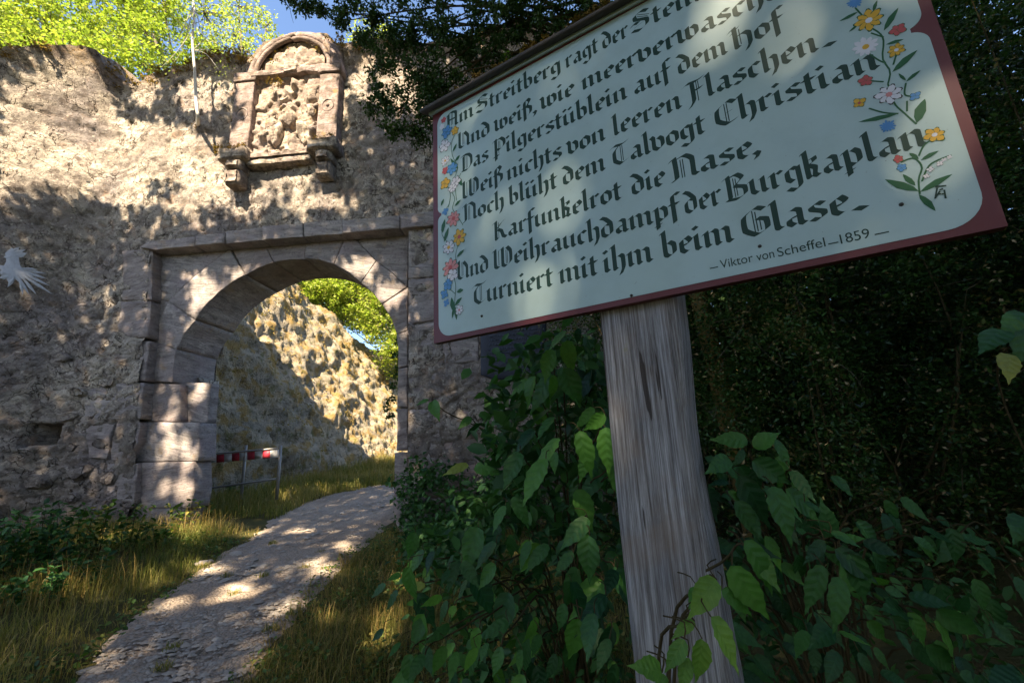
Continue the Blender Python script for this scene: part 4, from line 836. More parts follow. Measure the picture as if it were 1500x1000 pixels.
# ------------------------------------------------------------------ VEGETATION
# large leaves: shared meshes
def leaf_mesh(name, mat, seed, n=13, serr=.016, droop=.16, cup=.12, wid=.30):
    r = random.Random(seed); V = []; cols = (-1, -.5, 0, .5, 1)
    for i in range(n):
        t = i/(n-1); w = wid*(math.sin(math.pi*min(1, t**.72)))**.85*(1 if t < .5 else 1-.22*(t-.5)*2)*(1-t**6); 
        sr = serr*(1 if i % 2 else -.3)*(1 if 0 < i < n-1 else 0)
        for c in cols:
            x = c*(w+(sr if abs(c) == 1 else 0)); z = -droop*t*t+cup*abs(x)*1.4-.015*math.cos(t*24)*abs(c)+r.uniform(-.006, .006)
            V.append((x+.03*math.sin(t*3+seed), t+(-.02 if abs(c) == 1 else 0)*(0 if i in (0, n-1) else 1), z))
    me = mesh_np(name, np.array(V), gridq(n, 5), mat, True); return me
LM = {k: [leaf_mesh('leaf', MAT[m], s, droop=.12+.06*(s % 4), cup=.05+.08*(s % 3), wid=.185+.035*(s % 3)) for s in range(5)] for k, m in (('d', 'leafd'), ('m', 'leafm'), ('l', 'leafl'), ('y', 'leafy'))}
def place_leaf(parent, A, B_, kind='d', facing=None, twist=None, seed=None):
    A, B_ = np.asarray(A, float), np.asarray(B_, float); d = B_-A; L_ = np.linalg.norm(d)
    if L_ < 1e-4: return
    d /= L_; nrm = facing if facing is not None else np.array([random.gauss(-.1, .35), -.75, .55+random.gauss(0, .25)])
    nrm = nrm-d*(nrm@d); nrm /= np.linalg.norm(nrm); x = np.cross(d, nrm)
    o = bpy.data.objects.new('leaf', random.choice(LM[kind])); COL.objects.link(o); o.parent = parent
    b = np.array(wloc(parent)); p = A-b; L2 = L_*1.03
    o.matrix_local = Matrix(((x[0]*L2, d[0]*L2, nrm[0]*L2, p[0]), (x[1]*L2, d[1]*L2, nrm[1]*L2, p[1]), (x[2]*L2, d[2]*L2, nrm[2]*L2, p[2]), (0, 0, 0, 1))); return o
def shrub(name, root, label, specs, canes_every=3, extra=None, group='broad-leaved shrubs around the signpost'):
    t = thing(name, root, label, 'shrub', group); mb = MB(); r = random.Random(5); root = np.asarray(root, float)
    bases = []
    for i, (a, b, dep, kd) in enumerate(specs):
        A = at(a[0], a[1], dep); ddep = r.uniform(-.05, .05)*dep*.5-.02; B_ = at(b[0], b[1], dep+ddep)
        if kd == 'd' and r.random() < .14: kd = 'm'
        place_leaf(t, A, B_, kd); bases.append(A)
    bases = np.array(bases)
    for i in range(0, len(bases), canes_every):
        A = bases[i]; Q0 = root
        if A[0] > 1.45: root = np.array([2.2, 1.9, .3])
        mid = (root+A)/2; mid[2] = max(A[2]+.12, .5); s0 = root+np.array([r.uniform(-.1, .1), r.uniform(-.1, .1), 0])
        pts = curve([s0, root*.55+A*.45+[0, .12, A[2]*.25+.1], A*.93+root*.07+[0, .04, .06], A], 16); mb.tube(pts, np.linspace(.005, .0014, 16), 5); root = Q0
    for A in bases:                                  # petioles to the nearest cane point
        mb.tube(curve([A, A+np.array([r.uniform(-.01, .01), .012, .018]), A+np.array([r.uniform(-.03, .03), .035, .02])], 5), .0012, 4, caps=False)
    mb.build('cane', MAT['twig'], t, True)
    if extra is not None: 
        for C_, sz, mt_, sd in extra: leaves(C_, sz, mt_, 'small_leaves', t, sd, up=.4, aspect=.55, kind='stuff', droop=.8, six=True)
    return t
A4 = lambda p: (1000+p[0]*.38, 620+p[1]*.38)
def L4(lst, dep, kd): return [(A4(a), A4(b), dep+random.uniform(-.03, .03), kd) for a, b in lst]
front = L4([((130, 600), (25, 745)), ((110, 745), (238, 968)), ((75, 830), (62, 1010)), ((5, 830), (-70, 960)), ((45, 760), (-40, 830)), ((20, 900), (-10, 1040)), ((-80, 960), (-185, 925)), ((-60, 975), (-110, 1040))], .74, 'l')
front += L4([((150, 640), (298, 752)), ((190, 545), (342, 772)), ((240, 450), (397, 672)), ((60, 640), (30, 700))], .86, 'm')
front += [(A4((240, 470)), A4((395, 650)), .90, 'l')]
right = L4([((200, 300), (312, 450)), ((220, 200), (357, 412)), ((270, 140), (432, 242)), ((185, 140), (100, 180)), ((180, 230), (98, 225)), ((175, 260), (240, 300)), ((235, 100), (205, 165)), ((350, 60), (445, 190)), ((420, 180), (520, 300)), ((350, 240), (440, 472)), ((400, 250), (556, 385)), ((250, 60), (110, 60)), ((270, 90), (380, 30)), ((250, 330), (300, 430)), ((470, 300), (570, 360))], 1.05, 'd')
right += L4([((545, 450), (462, 535)), ((570, 420), (690, 470)), ((590, 480), (774, 622)), ((600, 590), (600, 800)), ((540, 545), (485, 740)), ((640, 500), (722, 705)), ((575, 790), (490, 850)), ((600, 800), (725, 845)), ((560, 440), (560, 300)), ((610, 440), (700, 440))], 1.0, 'd')
right += L4([((870, 665), (1048, 690)), ((780, 640), (868, 665)), ((980, 715), (1173, 842)), ((870, 725), (960, 872)), ((970, 760), (1125, 953)), ((940, 850), (1072, 980)), ((860, 730), (785, 690)), ((700, 700), (800, 770)), ((740, 620), (800, 590)), ((1060, 720), (1100, 660))], 1.12, 'd')
right += L4([((1065, 430), (1000, 532)), ((980, 370), (1048, 392)), ((1290, 590), (1330, 690)), ((850, 490), (935, 510)), ((1140, 520), (1205, 580)), ((1080, 440), (1200, 450)), ((1240, 470), (1316, 500)), ((1316, 360), (1280, 440))], 1.6, 'd')
right += L4([((500, 860), (520, 975)), ((600, 880), (560, 1010)), ((680, 880), (742, 985)), ((760, 960), (885, 1010)), ((1316, 970), (1190, 1005)), ((640, 950), (640, 1060)), ((480, 800), (440, 900)), ((560, 900), (480, 960)), ((820, 800), (900, 900)), ((740, 860), (800, 950))], 1.08, 'd')
right += [((1500, 458), (1470, 490), 1.5, 'd'), ((1466, 482), (1438, 512), 1.5, 'd'), ((1478, 518), (1482, 555), 1.4, 'y'), ((1500, 470), (1500, 540), 1.5, 'd')]
rr = random.Random(12)
for i in range(110):                                 # darker leaves deeper in the shrub
    x, y, dep = rr.uniform(1030, 1460), rr.uniform(690, 1020), rr.uniform(1.15, 1.9)
    if y < 640+max(0, (x-1180))*.62: continue
    an = rr.uniform(.2, 1.5); L_ = rr.uniform(55, 95)/dep; right.append(((x, y), (x+L_*math.cos(an), y+L_*math.sin(an)), dep, 'd'))
for i in range(14):
    x, y, dep = rr.uniform(1000, 1150), rr.uniform(660, 780), rr.uniform(1.1, 1.4); an = rr.uniform(.2, 1.5); L_ = rr.uniform(50, 80)/dep; right.append(((x, y), (x+L_*math.cos(an), y+L_*math.sin(an)), dep, 'd'))
A1 = lambda p: (560+p[0]*.34, 440+p[1]*.34); A2 = lambda p: (540+p[0]*.36, 640+p[1]*.36)
left = [(A1(a), A1(b), d, k) for a, b, d, k in [((735, 210), (690, 352), 1.5, 'm'), ((790, 130), (708, 212), 1.6, 'm'), ((800, 170), (815, 320), 1.5, 'm'), ((740, 320), (730, 436), 1.5, 'm'), ((660, 325), (600, 455), 1.6, 'm'), ((630, 340), (535, 412), 1.7, 'm'), ((760, 590), (625, 722), 1.25, 'm'), ((705, 680), (597, 880), 1.2, 'm'),
   ((960, 490), (868, 562), 1.1, 'm'), ((850, 560), (895, 770), 1.05, 'm'), ((960, 545), (972, 755), 1.1, 'd'), ((745, 650), (735, 745), 1.3, 'm'), ((600, 655), (512, 805), 1.4, 'd'), ((372, 708), (256, 748), 1.9, 'y'), ((400, 710), (502, 742), 1.9, 'm'), ((470, 415), (438, 462), 2., 'm'), ((380, 500), (328, 552), 2., 'd'), ((415, 528), (385, 582), 2., 'd'), ((480, 535), (428, 585), 2., 'd'),
   ((200, 430), (140, 445), 2.2, 'm'), ((220, 430), (232, 512), 2.2, 'd'), ((850, 120), (835, 190), 1.6, 'd'), ((680, 150), (610, 190), 1.7, 'm'), ((900, 640), (850, 790), 1.2, 'd'), ((660, 560), (560, 640), 1.5, 'd'), ((820, 60), (770, 130), 1.7, 'm')]]
left += [(A2(a), A2(b), d, k) for a, b, d, k in [((232, 605), (143, 598), 1.5, 'y'), ((300, 650), (215, 692), 1.5, 'm'), ((120, 625), (48, 702), 1.7, 'd'), ((70, 600), (0, 655), 1.8, 'd'), ((228, 740), (163, 855), 1.5, 'd'), ((330, 760), (238, 842), 1.45, 'd'), ((228, 885), (158, 995), 1.4, 'd'), ((315, 850), (255, 975), 1.4, 'd'), ((60, 780), (8, 832), 1.7, 'd'),
   ((130, 835), (78, 895), 1.6, 'd'), ((890, 325), (778, 455), 1.3, 'd'), ((900, 400), (885, 595), 1.25, 'd'), ((965, 640), (830, 772), 1.15, 'd'), ((920, 715), (872, 905), 1.1, 'd'), ((860, 740), (808, 915), 1.12, 'd'), ((795, 675), (770, 795), 1.3, 'd'), ((685, 730), (640, 850), 1.3, 'd'), ((655, 420), (600, 525), 1.5, 'd'), ((690, 470), (690, 605), 1.5, 'd'), ((535, 360), (470, 485), 1.6, 'd'),
   ((580, 395), (570, 505), 1.6, 'd'), ((570, 750), (438, 805), 1.35, 'd'), ((450, 775), (420, 905), 1.3, 'd'), ((440, 855), (388, 965), 1.25, 'm'), ((625, 865), (600, 970), 1.2, 'd'), ((400, 575), (370, 645), 1.5, 'd'), ((350, 685), (330, 735), 1.5, 'm'), ((330, 540), (290, 600), 1.6, 'd'), ((180, 570), (100, 590), 1.7, 'm'), ((130, 555), (75, 580), 1.7, 'm'), ((190, 510), (140, 540), 1.8, 'm'),
   ((760, 880), (720, 1000), 1.15, 'd'), ((980, 820), (930, 960), 1.0, 'd'), ((1010, 540), (960, 640), 1.2, 'd'), ((540, 850), (500, 980), 1.2, 'd'), ((360, 870), (330, 1000), 1.25, 'd'), ((700, 800), (660, 900), 1.25, 'd')]]
for i in range(185):
    x, y, dep = rr.uniform(590, 915), rr.uniform(500, 1030), rr.uniform(1.3, 2.4)
    if y < 1010-(x-560)*1.9+max(0, 0) and y < 770: continue
    if x < 600+.0*(y) or y < 560 and x < 780 or (y < 760 and x < 700): continue
    an = rr.uniform(.9, 2.5); L_ = rr.uniform(58, 110)/dep; left.append(((x, y), (x+L_*math.cos(an), y+L_*math.sin(an)), dep, 'd' if rr.random() < .8 else 'm'))
print('leaf parts', len(front), len(right), len(left))
def rootz(x, y): return (x, y, float(gz(x, y)))
shrub('broadleaf_shrub', rootz(.25, .95), 'bright green serrated sprig growing in front of the foot of the signpost', front, 4)
Ce = clumps(np.array([at(rr.uniform(1040, 1500), rr.uniform(800, 1050), rr.uniform(1.5, 2.4)) for _ in range(40)]), .16, 22, 31)
shrub('broadleaf_shrub', rootz(1.0, 1.55), 'dark green large-leaved shrub to the right of the signpost', right, 4, [(Ce, .055, MAT['fivy'], 3)])
Ce = clumps(np.array([at(rr.uniform(640, 900), rr.uniform(720, 1060), rr.uniform(1.9, 3.0)) for _ in range(90)]), .16, 24, 33)
Ce2 = clumps(np.array([at(rr.uniform(720, 900), rr.uniform(490, 800), rr.uniform(1.6, 2.6)) for _ in range(60)]), .14, 20, 35); Ce = Ce[(Ce[:, 2] > .05)]
shrub('broadleaf_shrub', rootz(.25, 2.2), 'large-leaved shrub between the gate pier and the signpost, leaves reaching up to the board', left, 4, [(Ce, .06, MAT['fivy'], 4), (Ce2, .075, MAT['fivy'], 44)])

# small-leaved thicket filling the right side
def bush(root, c, rad, n, seed, label, leafsz=.032, mat='fdark', dead=.03):
    t = thing('thicket_bush', root, label, 'bush', 'small-leaved bushes of the dark thicket'); r = np.random.default_rng(seed); c = np.array(c); rad = np.array(rad)
    nc = n//45; d = r.normal(size=(nc, 3)); d /= np.linalg.norm(d, axis=1)[:, None]; d *= (r.random(nc)**.4)[:, None]; CC = c+d*rad
    CC = CC[CC[:, 2] > .15]
    C_ = clumps(CC, r.uniform(.10, .22, len(CC)), 45, seed+1); C_ = C_[C_[:, 2] > .02]
    k = r.random(len(C_)) < dead
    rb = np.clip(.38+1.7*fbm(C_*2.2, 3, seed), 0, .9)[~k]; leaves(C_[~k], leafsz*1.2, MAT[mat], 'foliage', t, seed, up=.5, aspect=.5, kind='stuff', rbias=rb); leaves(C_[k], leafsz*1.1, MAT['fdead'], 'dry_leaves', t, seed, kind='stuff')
    mb = MB(); root = np.array(root, float)
    for i in range(20):
        e = CC[r.integers(len(CC))]; m1 = root*.5+e*.5+r.normal(0, .18, 3); mb.tube(curve([root+r.normal(0, .12, 3)*[1, 1, 0], m1, e], 12), np.linspace(.016, .003, 12), 5)
    mb.build('stems', MAT['twig'], t, True); 
    mb = MB()
    for i in range(110):
        e = CC[r.integers(len(CC))]; mb.tube(curve([e, e+r.normal(0, .14, 3), e+r.normal(0, .28, 3)], 6), np.linspace(.003, .0012, 6), 4, caps=False)
    mb.build('twigs', MAT['bark'], t, True, kind='stuff'); return t
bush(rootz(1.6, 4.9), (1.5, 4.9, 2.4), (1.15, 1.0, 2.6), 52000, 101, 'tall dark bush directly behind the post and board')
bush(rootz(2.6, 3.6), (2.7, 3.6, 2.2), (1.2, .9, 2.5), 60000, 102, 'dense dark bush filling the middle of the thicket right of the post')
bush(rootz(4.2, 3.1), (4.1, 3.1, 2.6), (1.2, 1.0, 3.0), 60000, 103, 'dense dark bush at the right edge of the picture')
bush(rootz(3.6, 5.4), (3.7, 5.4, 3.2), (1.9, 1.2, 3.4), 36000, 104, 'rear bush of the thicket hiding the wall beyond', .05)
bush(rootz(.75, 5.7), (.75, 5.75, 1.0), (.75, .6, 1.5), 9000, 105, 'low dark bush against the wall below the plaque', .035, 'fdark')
# steep bank and evergreens that close off the right side
bx_, by_ = np.meshgrid(np.linspace(1.6, 14, 60), np.linspace(-1, 16, 60), indexing='ij')
bz_ = gz(bx_, by_)-.3+np.clip((bx_-2.6-.15*np.abs(by_-3))*.9, 0, 4.2)+.3*fbm(np.stack([bx_, by_, bx_*0], -1)*1.2, 3, 4)
put('earth_bank', np.stack([bx_, by_, bz_], -1).reshape(-1, 3), gridq(60, 60), MAT['soil'], smooth=True, kind='structure')
def evergreen(root, c, rad, n, seed, label, sz=.10):
    t = thing('evergreen_tree', root, label, 'tree', 'evergreens behind the thicket'); r = np.random.default_rng(seed); c = np.array(c)
    d = r.normal(size=(n//30, 3)); d /= np.linalg.norm(d, axis=1)[:, None]; d *= (r.random(len(d))**.5)[:, None]; CC = c+d*np.array(rad)
    leaves(clumps(CC, .32, 30, seed), sz, MAT['fdark'], 'crown', t, seed, up=.4, aspect=.6, kind='stuff')
    mb = MB(); mb.tube(curve([np.array(root)-[0, 0, .3], (np.array(root)+c)/2, c+[0, 0, rad[2]*.5]], 14), np.linspace(.16, .05, 14), 10); mb.build('trunk', MAT['bark'], t, True)
evergreen((3.2, 6.2, 1.5), (3.2, 6.0, 4.6), (1.7, .8, 4.6), 42000, 801, 'tall evergreen against the wall behind the board')
evergreen((6.2, 5.4, 4.), (6.0, 5.2, 5.), (2.0, 1.2, 4.8), 42000, 802, 'tall evergreen on the bank right of the board')
evergreen((7.2, 3.0, 4.2), (6.9, 2.9, 4.), (1.5, 1.6, 4.6), 34000, 803, 'evergreen on the bank beyond the right picture edge')
evergreen((4.6, 7.4, 3.), (4.6, 5.9, 2.2), (2.2, .8, 2.2), 30000, 804, 'low evergreen between bank and wall')
# low herbs at the pier foot
hb = thing('pier_foot_herbs', rootz(-.6, 5.9), 'low dark leafy herbs growing over the foot of the right gate pier', 'plant')
CC = [wp(random.uniform(1.75, 3.6), random.uniform(.45, 1.2)+.4*max(0, random.random()-.5), -random.uniform(.1, .6)) for _ in range(90)]
CC += [gpx(random.uniform(590, 720), random.uniform(770, 860))+[0, 0, random.uniform(.03, .3)] for _ in range(70)]
leaves(clumps(np.array(CC), .15, 26, 9), .075, MAT['fivy'], 'foliage', hb, 4, kind='stuff', aspect=.6)
# overhanging tree, top middle
ov = thing('overhanging_tree', rootz(2.2, 4.4), 'dark small-leaved tree reaching over the board towards the carved niche', 'tree')
trk = curve([rootz(2.2, 4.4), (2.1, 4.4, 1.6), (1.9, 4.3, 3.4), (1.6, 4.1, 5.2), (1.2, 3.9, 6.4)], 24)
mb = MB(); mb.tube(trk, np.linspace(.11, .05, 24), 12); mb.build('trunk', MAT['ybark'], ov, True)
cl = [(440, 5, 3.9, .10), (420, -25, 3.9, .2), (470, 12, 3.9, .10), (497, 32, 3.9, .10), (500, -5, 3.9, .14), (548, 22, 3.9, .18), (575, 62, 3.9, .2), (600, 110, 3.9, .2), (560, 95, 3.9, .12), (548, 150, 3.9, .12), (583, 160, 3.9, .17), (620, 165, 3.9, .16), (600, 60, 3.8, .22), (640, 40, 3.8, .26), (690, 60, 3.8, .28),
      (650, 110, 3.8, .24), (740, 20, 3.7, .28), (790, 10, 3.7, .28), (700, 0, 3.7, .3), (760, 60, 4., .3), (620, 0, 3.8, .3), (560, -30, 3.8, .3), (840, -30, 3.6, .3), (800, -60, 3.7, .35), (680, 120, 4.1, .25), (720, 90, 4., .3), (580, 190, 3.9, .1), (620, 195, 4., .10), (640, 150, 4, .16), (530, 60, 3.9, .08), (850, 20, 4, .3)]
r3 = np.random.default_rng(55); CC = []; RR = []; LB = MB()
for x, y, d, rd in cl:
    e = at(x, y, d); i0 = trk[16+int(r3.integers(8))]; br = curve([i0, (i0+e)/2+[0, 0, .35], e], 14); LB.tube(br, np.linspace(.022, .004, 14), 6)
    for k in range(max(5, int(rd*75))): CC.append(e+r3.normal(0, rd*.55, 3)*[1, .8, .8]); RR.append(.055)
    for k in range(5): q = e+r3.normal(0, rd*.8, 3); LB.tube(curve([e, (e+q)/2+r3.normal(0, .03, 3), q], 5), np.linspace(.004, .0015, 5), 4, caps=False)
LB.build('branches', MAT['twig'], ov, True)
leaves(clumps(np.array(CC), .085, 60, 12, .8), .042, MAT['fover'], 'crown', ov, 13, up=.3, aspect=.5, kind='stuff')
# more crown above the board (right)
CC = np.array([at(x, y, d) for x, y, d in zip(r3.uniform(860, 1560, 500), r3.uniform(-320, 60, 500), r3.uniform(3., 4.6, 500))])
leaves(clumps(CC, .16, 40, 14), .04, MAT['fover'], 'crown', ov, 15, kind='stuff')

# sunlit trees beyond the wall
def tree(name, root, blobs, label, mat, sz, per, seed, group='sunlit trees beyond the wall', trunk='bark', tr=.16, aspect=.6):
    t = thing(name, root, label, 'tree', group); r = np.random.default_rng(seed); root = np.array(root, float); CC = []
    mb = MB(); topc = np.mean([b[0] for b in blobs], 0)
    mb.tube(curve([root-[0, 0, .3], root*.5+topc*.5+[.2, 0, 0], topc], 14), np.linspace(tr, tr*.25, 14), 10); mb.build('trunk', MAT[trunk], t, True)
    mb = MB()
    for c, R_ in blobs:
        c = np.array(c, float); mb.tube(curve([root*.45+topc*.55, (root*.3+topc*.4+c*.3)+[0, 0, .2], c], 10), np.linspace(tr*.5, .015, 10), 6)
        n = int(34*R_**2)+6; d = r.normal(size=(n, 3)); d /= np.linalg.norm(d, axis=1)[:, None]; d *= (r.random(n)**.33)[:, None]
        for p in c+d*R_: 
            CC.append(p)
            if r.random() < .35: mb.tube([c, (c+p)/2+r.normal(0, .1, 3), p], [.02, .012, .005], 4, caps=False)
    mb.build('limbs', MAT[trunk], t, True)
    CC = np.array(CC); leaves(clumps(CC, r.uniform(.22, .42, len(CC)), per, seed+1, .7), sz, MAT[mat], 'crown', t, seed+2, up=.6, aspect=aspect, kind='stuff'); return t
def bl(lst): return [(at(x, y, d), R_) for x, y, d, R_ in lst]
tree('broadleaf_tree', (-13.5, 13.5, 6), bl([(20, 70, 11.5, 1.4), (80, 50, 11.5, 1.3), (0, 10, 12, 1.5), (60, -20, 12, 1.6), (130, 40, 12, 1.2), (160, 90, 11.5, .9), (-40, 40, 12, 1.6), (110, 90, 11, .8), (40, 95, 10, .8), (90, 80, 10, .8)]), 'dense bright green tree crown above the corner wall at far left', 'fbright', .13, 34, 300)
tree('broadleaf_tree', (-9.5, 14.5, 6), bl([(190, 40, 13, 1.4), (230, 70, 12.5, 1.), (180, 0, 13, 1.4), (240, 10, 13, 1.2), (210, 95, 12, .7), (290, 80, 13, .7)]), 'bright green tree crown between the corner wall and the pale sapling', 'fbright', .13, 30, 310)
tree('light_crown_tree', (-9.6, 15.5, 6), bl([(300, 20, 14, 1.3), (340, 50, 14, .9), (350, 10, 14, 1.), (390, 40, 14, .6), (320, 75, 14, .8), (365, 75, 14, .5), (400, 60, 14, .35)]), 'airy yellow-green tree crown against the sky left of the niche', 'flime', .12, 13, 320)
tree('light_crown_tree', (-2.5, 14, 1.8), bl([(545, 52, 12.5, .6), (520, 60, 12.5, .3), (565, 62, 12.5, .5)]), 'small pale tree crown peeping over the wall right of the niche', 'flime', .11, 13, 330)
tree('broadleaf_tree', (-9.5, 21, 6), bl([(430, 400, 18, 1.2), (450, 425, 19, 1.0), (480, 440, 21, 1.4), (520, 430, 22, 2.), (580, 450, 22, 2.), (470, 430, 25, 2.6), (570, 420, 25, 3.), (540, 440, 20, 1.8), (575, 470, 22, 1.7), (400, 380, 19, 1.2), (520, 440, 18, 1.3), (560, 470, 18, 1.4), (490, 425, 17.5, .8), (600, 500, 18, 1.4), (540, 405, 18.5, 1.2), (480, 400, 18, .9), (590, 420, 19, 1.6), (575, 530, 18.5, .7), (465, 428, 17.5, .4)]), 'bright green tree seen through the arch above the sunlit rock', 'fbright', .14, 40, 340, tr=.045)
# dark leaves hanging at the right edge of the opening
iv = thing('hanging_ivy', wp(1.5, 2.6, 1.6), 'dark leafy sprays hanging at the right side of the passage', 'plant')
CC = [at(x+random.uniform(-4, 4), y, 9.6) for x, y in [(578, 520), (580, 550), (574, 565), (573, 585), (568, 598), (571, 610), (584, 540), (586, 570), (588, 600), (584, 500)] for _ in range(2)]
leaves(clumps(np.array(CC), .09, 16, 9), .085, MAT['fover'], 'foliage', iv, 3, kind='stuff', aspect=.7)
mb = MB(); mb.tube([at(588, 470, 9.6), at(582, 540, 9.6), at(570, 605, 9.6)], [.012, .01, .004], 5); mb.build('stem', MAT['twig'], iv)
# sapling rooted in the wall
sp_ = thing('wall_sapling', wp(*wpx(290, 184), -.05), 'thin pale-barked sapling growing out of a hole in the wall left of the niche', 'sapling')
A = wp(*wpx(291, 184), -.02); pts = curve([A, at(290, 172, 6.75), at(287, 140, 6.75), at(285, 100, 6.7), at(282, 60, 6.7), at(284, 20, 6.7), at(280, -40, 6.7)], 24)
mb = MB(); mb.tube(pts, np.linspace(.036, .012, 24)*1.0, 8); mb.build('trunk', MAT['wbark'], sp_, True)
mb = MB(); CC = []
for x, y in [(250, 95), (262, 60), (300, 85), (318, 60), (270, 30), (310, 20), (250, 20), (330, 95), (240, 60), (300, 45), (285, 5), (235, 100), (345, 40), (322, 105)]:
    e = at(x, y, 6.7+random.uniform(-.4, .4)); mb.tube(curve([pts[14+int(random.random()*8)], (pts[16]+e)/2, e], 7), np.linspace(.008, .002, 7), 4); CC.append(e)
mb.build('twigs', MAT['wbark'], sp_, True)
leaves(clumps(np.array(CC), .22, 26, 3), .05, MAT['flime'], 'crown', sp_, 5, kind='stuff', aspect=.6)
leaves(clumps(np.array([A+[0, -.03, -.03]]), .09, 50, 3), .035, MAT['moss'], 'root_moss', sp_, 5, kind='stuff')

# weeds on the left
def weed(root, h, n, mat, label, seed, lw=.09, lsz=.075):
    t = thing('leafy_weed', root, label, 'plant', 'leafy weeds along the foot of the left wall'); r = random.Random(seed); ms = MB(); C_ = []; root = np.array(root)
    for i in range(n):
        b = root+[r.gauss(0, lw), r.gauss(0, lw*.7), 0]; e = b+[r.gauss(0, .08), r.gauss(-.03, .08), h*r.uniform(.6, 1.1)]; P_ = curve([b, (b+e)/2+[0, 0, .02], e], 9); ms.tube(P_, np.linspace(.005, .002, 9), 4)
        for p in P_[2:]: 
            for _ in range(3): C_.append(p+[r.gauss(0, .02), r.gauss(0, .02), 0])
    ms.build('stems', MAT['twig'], t, True); leaves(np.array(C_), lsz, MAT[mat], 'leaf_mass', t, seed, up=.8, aspect=.55, kind='stuff', six=True, droop=.4)
for i, (x, y, h, n, m, lb) in enumerate([(20, 855, .62, 16, 'fivy', 'dark nettle clump at the bottom left under the corner wall'), (75, 845, .66, 16, 'fivy', 'second dark nettle clump from the left edge'), (130, 830, .6, 14, 'fweed', 'green nettle clump in the middle of the wall foot'), (175, 812, .5, 9, 'fweed', 'small yellowish nettle clump left of the jamb'),
        (-40, 870, .6, 14, 'fivy', 'dark nettle clump at the picture edge'), (222, 805, .35, 5, 'fweed', 'sparse low weed in front of the jamb foot'), (268, 782, .42, 7, 'fweed', 'bright sunlit weed by the left jamb'), (300, 766, .36, 6, 'fweed', 'small bright weed right of the left jamb'), (345, 728, .3, 6, 'fweed', 'small weed under the striped barrier'), (110, 860, .3, 8, 'fivy', 'low dark herb in front of the nettles'), (45, 890, .28, 8, 'fivy', 'low dark herb at the lower left')]):
    weed(gpx(x, y), h, n, m, lb, 500+i)
# grasses
def scatter(n, poly, seed, keep):
    r = np.random.default_rng(seed); P_ = []
    x0, x1, y0, y1 = poly
    X_ = r.uniform(x0, x1, n); Y_ = r.uniform(y0, y1, n); k = keep(X_, Y_, r); X_, Y_ = X_[k], Y_[k]; return np.stack([X_, Y_, gz(X_, Y_)-.01], 1)
cl_ = lambda X_, Y_, sc, sd: fbm(np.stack([X_*sc, Y_*sc, X_*0], -1), 3, sd)
Lk = lambda X_, Y_, r: (inpath(X_, Y_) < -.01+.10*cl_(X_, Y_, 3, 2)+.02*r.random(len(X_))) & ((X_+3.46)*WN[0]+(Y_-7)*WN[1] < .1) & (r.random(len(X_)) < .35+1.5*(cl_(X_, Y_, 1.6, 5)+.2))
Pl = scatter(60000, (-6.5, -.2, 1.6, 7.2), 1, Lk)
def sh(P_, sc=1.): return sc*(.65+1.1*np.clip(cl_(P_[:, 0], P_[:, 1], 1.1, 9)+.15, 0, 1))
dist = lambda P_: np.clip(np.hypot(P_[:, 0], P_[:, 1])/5, .7, 1.5)
edge_s = np.clip(-inpath(Pl[:, 0], Pl[:, 1])*3.2, .3, 1)
blades(Pl, .30*.85*sh(Pl)*edge_s, .0028, MAT['grass'], 'verge_grass', None, 3, .9, rb=np.clip(.45+1.2*cl_(Pl[:, 0], Pl[:, 1], 1.3, 12), 0, 1)); tag(bpy.data.objects['verge_grass'], 'tall rough grass on the left verge', 'grass')
P2 = scatter(22000, (-6.5, -.2, 1.8, 7.2), 2, Lk); P2 = P2[cl_(P2[:, 0], P2[:, 1], 1.2, 33) > 0.0]
o = blades(P2, .42*sh(P2)*np.clip(-inpath(P2[:, 0], P2[:, 1])*3.2, .3, 1), .0022, MAT['straw'], 'dry_grass', None, 4, .8); tag(o, 'dry straw stalks among the left verge grass', 'grass')
Rk = lambda X_, Y_, r: (inpath(X_, Y_) > 1.0+.12*cl_(X_, Y_, 3, 22)) & (X_ < .9) & ((X_+3.46)*WN[0]+(Y_-7)*WN[1] < -.05) & (r.random(len(X_)) < .5+1.6*cl_(X_, Y_, 2., 25)+.2)
P3 = scatter(52000, (-3.2, .9, 1.3, 7), 3, Rk)
o = blades(P3, .16*sh(P3)*np.clip((inpath(P3[:, 0], P3[:, 1])-1)*5, .35, 1), .0024, MAT['grass'], 'verge_grass', None, 5, 1., rb=np.clip(.42+1.2*cl_(P3[:, 0], P3[:, 1], 1.3, 14), 0, 1)); tag(o, 'short grass between the path and the broad-leaved shrub', 'grass')
P4 = scatter(12000, (-3.2, .5, 1.3, 5.5), 7, Rk)
o = blades(P4, .2, .002, MAT['straw'], 'dry_grass', None, 6, 1.2); tag(o, 'dry stalks in the short grass right of the path', 'grass')
Bk = lambda X_, Y_, r: (((X_+3.46)*WN[0]+(Y_-7)*WN[1]) > .9) & (((inpath(X_, Y_) < -.02) | (Y_ > 10.6)) | (inpath(X_, Y_) > 1.05)) & (X_ > np.interp(Y_, B[:, 1], B[:, 0])-.6)
P5 = scatter(42000, (-7, 1, 7.8, 17), 8, Bk)
o = blades(P5, .34*sh(P5), .005, MAT['grass'], 'verge_grass', None, 9, .9, rb=np.clip(.55+1.3*cl_(P5[:, 0], P5[:, 1], .9, 15), 0, 1)); tag(o, 'grass growing beyond the gate at the foot of the rock', 'grass')
P6 = P5[::6]+[.01, .01, 0]; P6 = P6[cl_(P6[:, 0], P6[:, 1], .9, 16) > .0]
o = blades(P6, .5*sh(P6), .004, MAT['straw'], 'dry_grass', None, 10, .7); tag(o, 'dry reddish grass beyond the gate beside the barrier', 'grass')
r5 = np.random.default_rng(41)
